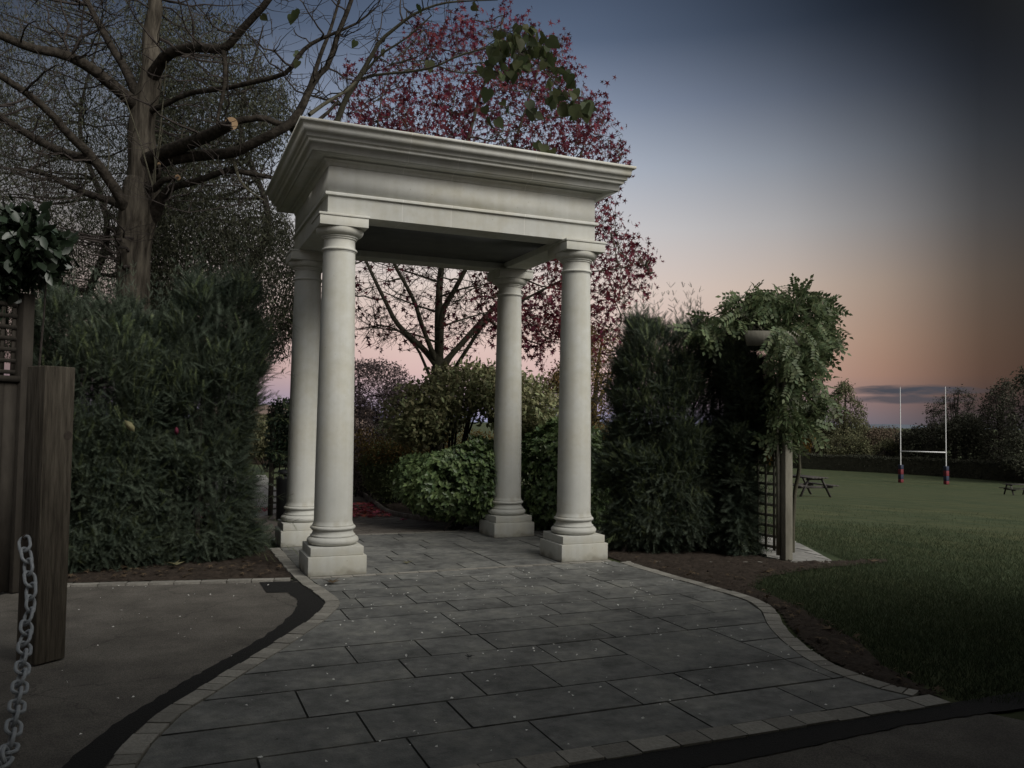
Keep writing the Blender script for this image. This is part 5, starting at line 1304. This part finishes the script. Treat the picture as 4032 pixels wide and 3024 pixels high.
def litter():
    T_P = (np.array([[0, 0, 0], [.6, .35, .25], [1, 0, .1], [.5, -.4, .2]]), [[0, 1, 2], [0, 2, 3]])
    o = scatter_ground('fallen_petals', [(-1.6, -5.0), (2.4, -5.0), (2.6, -3.6), (3.1, -2.4), (3.0, -.4), (-.2, -.4), (-.3, -1.8), (-1.2, -3.4)], 360, T_P, .018, m_pale, .004)
    o['label'] = 'tiny pale petals scattered over the dark slabs'; o['category'] = 'petals'
    o = scatter_ground('fallen_petals', [(-1.9, -4.3), (-.7, -2.2), (-.45, -.5), (-2.3, -.1), (-2.6, -2)], 45, T_P, .016, m_pale, .0); o['label'] = 'few pale petals on the worn tarmac at left'; o['category'] = 'petals'
    o = scatter_ground('fallen_leaves', [(1.1, 4.5), (1.8, 4.4), (1.85, 5.2), (1.95, 6.6), (1.0, 6.6)], 420, T_STAR, .085, m_reds, .012); o['label'] = 'drift of crimson leaves on the brick path behind the portico'; o['category'] = 'fallen leaves'
    o = scatter_ground('fallen_leaves', [(-1.3, 2.8), (-.4, 2.8), (-.3, 5), (.3, 6.5), (-1.0, 6.5)], 260, T_STAR, .085, m_reds, .012); o['label'] = 'crimson leaves strewn over the pale path at the left'; o['category'] = 'fallen leaves'
    o = scatter_ground('fallen_leaves', [(-3, .2), (-.5, -.15), (-.5, .6), (-3, 1)], 110, T_STAR, .055, m_dry, .035); o['label'] = 'brown leaf litter along the foot of the left yews'; o['category'] = 'fallen leaves'
    o = scatter_ground('fallen_leaves', SOIL_R[:20] + [(3.5, -1.5)], 90, T_STAR, .05, m_dry, .03); o['label'] = 'small dry leaves on the bare soil at right'; o['category'] = 'fallen leaves'

    def leaf(px, py, size, mt, label, lift=.012, p=None, vert=False, g=None):
        if p is None: p = at(px, py, 1); d = p - CAM; p = CAM + d * (lift - CAM[2]) / d[2]
        tv, tf = T_OVAL if vert else T_STAR; m = MB()
        v = tv * size; v[:, 2] += .35 * size * (v[:, 0] / size - .3) ** 2 + .5 * np.abs(v[:, 1]); a = rng.uniform(0, 6.3); c, s = math.cos(a), math.sin(a)
        v = v @ np.array([[c, s, 0], [-s, c, 0], [0, 0, 1]])
        if vert: v = v[:, [0, 2, 1]]
        m.add(v, tf); o = m.build('fallen_leaf', mt); o.location = [float(q) for q in p]
        md = o.modifiers.new('t', 'SOLIDIFY'); md.thickness = .0015
        tag(o, label, 'leaf', 'single fallen leaves'); return o
    leaf(1312, 2296, .13, m_dry, 'curled brown leaf on the slabs before the front left plinth')
    leaf(1600, 2218, .09, m_dryy, 'small yellow-green leaf lying under the portico roof')
    leaf(1843, 2588, .05, m_bin, 'tiny black crumpled leaf on the middle of the slabs')
    leaf(1580, 2048, .11, m_reds, 'pink leaf on the brick paving in front of the kerb')
    leaf(1690, 2048, .10, m_dry, 'long dry leaf by the low curved kerb')
    leaf(3010, 2250, .13, m_dry, 'large brown leaf on the soil right of the portico')
    leaf(3440, 2212, .12, m_dry, 'brown leaf where the soil meets the lawn')
    leaf(3280, 2478, .11, m_dry, 'dry leaf in the grass beside the curved kerb')
    leaf(700, 2225, .15, m_dryy, 'pale broad leaf at the foot of the left yews', .05)
    leaf(0, 0, .15, m_dryy, 'withered yellow leaf hanging in the left yew hedge', p=at(530, 1700, 8.15), vert=True)
    leaf(0, 0, .09, m_red, 'reddish leaf caught in the left yew hedge', p=at(695, 1680, 8.3), vert=True)
    # grass blades near the soil edge
    T_B = (np.array([[0, .5, 0], [0, -.5, 0], [1, 0, .0]]), [[0, 1, 2]])
    pr = [(2.6, -5.2), (2.7, -4.5), (3.0, -4.05), (3.16, -3.5), (3.36, -2.95), (3.46, -2.5), (3.55, -2.1), (4.05, -1.62), (4.9, -1.40), (5.7, -1.2), (6.3, .4), (6.4, 2.5), (14, 8), (16, 2), (10, -3), (6, -5), (4, -6)]
    nb = 150000; x, y = sample(pr, nb, lambda x, y: np.clip(1.15 - np.hypot(x - 3.5, y + 3) / 7, 0, 1) ** 1.3 + .01); pass
    z = terr(x, y) - .018; L = rng.uniform(.02, .055, nb); X = np.c_[rng.normal(size=(nb, 2)) * .5, np.ones(nb)]; Y = rdir(nb); tv = np.array([[0, .06, 0], [0, -.06, 0], [1, 0, 0]])
    m = MB(); m.scatter(tv, [[0, 1, 2]], np.c_[x, y, z], X, Y, L); o = tag(m.build('grass', m_blade), 'short rough grass blades at the lawn edge', 'grass', kind='stuff')
    # clods and stones on the soil
    nb = 900; x, y = sample(SOIL_R, nb); T = (np.array([[1, 0, 0], [-.3, .9, 0], [-.5, -.8, 0], [.1, 0, .8]]), [[0, 1, 3], [1, 2, 3], [2, 0, 3]]); m = MB()
    m.scatter(*T, np.c_[x, y, np.full(nb, .005)], rdir(nb) * np.array([1, 1, .2]), np.tile([[0, 0, 1.]], (nb, 1)), rng.uniform(.006, .022, nb)); tag(m.build('soil_clods', m_soil), 'crumbly clods of dark soil beside the kerb', 'soil', kind='stuff')


litter()


# unseen hedges, added round the viewpoint to shade the foreground from the afterglow
def shade_hedge(pts, h, w, label):
    b = np.array([*pts[0], 0.]); root = thing('added_shade_hedge', label, 'hedge', b); m = MB(); P = smoothpath(pts, 40); V = []
    for i in range(40):
        t = unit(P[min(i + 1, 39)] - P[max(i - 1, 0)]); n = np.array([-t[1], t[0]])
        for o, z in ((-.5, 0), (-.5, .5), (-.46, .95), (-.3, 1.), (.3, 1.), (.46, .95), (.5, .5), (.5, 0)):
            q = P[i] + n * (o * w + rng.normal() * .03); V.append([q[0], q[1], z * h + rng.normal() * .03])
    F = [[i * 8 + j, i * 8 + j + 1, (i + 1) * 8 + j + 1, (i + 1) * 8 + j] for i in range(39) for j in range(7)]; m.add(V, F); m.add(V[:8], [list(range(8))]); m.add(V[-8:], [list(range(7, -1, -1))])
    V = np.array(V).reshape(40, 8, 3); shift(m, b); m.build('hedge_body', m_yew, root, smooth=True)
    n = 14000; i = rng.integers(0, 39, n); f = rng.random(n)[:, None]; j = rng.integers(0, 7, n); g = rng.random(n)[:, None]
    Q = (V[i, j] * (1 - f) + V[i + 1, j] * f) * (1 - g) + (V[i, j + 1] * (1 - f) + V[i + 1, j + 1] * f) * g
    m = MB(); leafcloud(m, Q, .10, T_OVAL); shift(m, b); m.build('leaves', m_yew, root)


shade_hedge([(-7, -11.2), (0, -11.4), (9, -10.4)], 3.9, 1.2, 'tall dark hedge added unseen behind the viewpoint to shade the foreground')
shade_hedge([(-3.3, -9.4), (-3.35, -7), (-3.4, -4.4)], 2.6, .8, 'clipped hedge added out of view left of the chain to shade the ground')
shade_hedge([(2.2, -8.2), (4.4, -7.1), (7.4, -5.6)], 2.3, .8, 'clipped hedge added out of view right of the slabs to shade the ground')
def shade_tree(foot, cx, cy, rx, ry, z0, z1, label, front):  # unseen tree, added so that its canopy darkens the near ground
    b = np.array([*foot, 0.]); top = np.array([foot[0] * .7 + cx * .3, foot[1] * .7 + cy * .3, z0 + .2])
    Pm = smoothpath(np.array([[*b, .24], [*(b * .8 + top * .2), .19], [*(b * .3 + top * .7), .16], [*top, .14], [cx, cy, (z0 + z1) / 2, .05]]), 14)
    def vol(n):
        q = rng.normal(size=(n * 3, 3)); q = unit(q) * rng.random((n * 3, 1)) ** (1 / 3); p = np.c_[cx + q[:, 0] * rx, cy + q[:, 1] * ry, (z0 + z1) / 2 + q[:, 2] * (z1 - z0) / 2]
        d = p - CAM; f = d @ FH; rr = d @ RT; ok = (f < 0) | (d[:, 2] > .56 * f + .25) | (np.abs(rr) > .70 * f + .5); return p[ok][:n]

    def lf(m, PL):
        P = vol(16000); leafcloud(m, P, .15, T_OVAL)
    tree('added_shade_tree', label, 'tree', b, [(Pm[:, :3], Pm[:, 3])], [(vol(70), .012, 5), (vol(500), .005, 4)], lf, m_barkd, m_dome)


shade_tree((-4.6, -9.9), -1.6, -8.5, 4.3, 3.4, 3.4, 5.0, 'broad leafy tree added out of view at left to shade the foreground', 0)
shade_tree((6.5, -9.9), 4.4, -8.6, 3.8, 3.0, 3.0, 4.8, 'broad leafy tree added out of view at right to shade the foreground', 0)
print('objects', len(bpy.data.objects), 'faces', sum(len(o.data.polygons) for o in bpy.data.objects if o.type == 'MESH'))
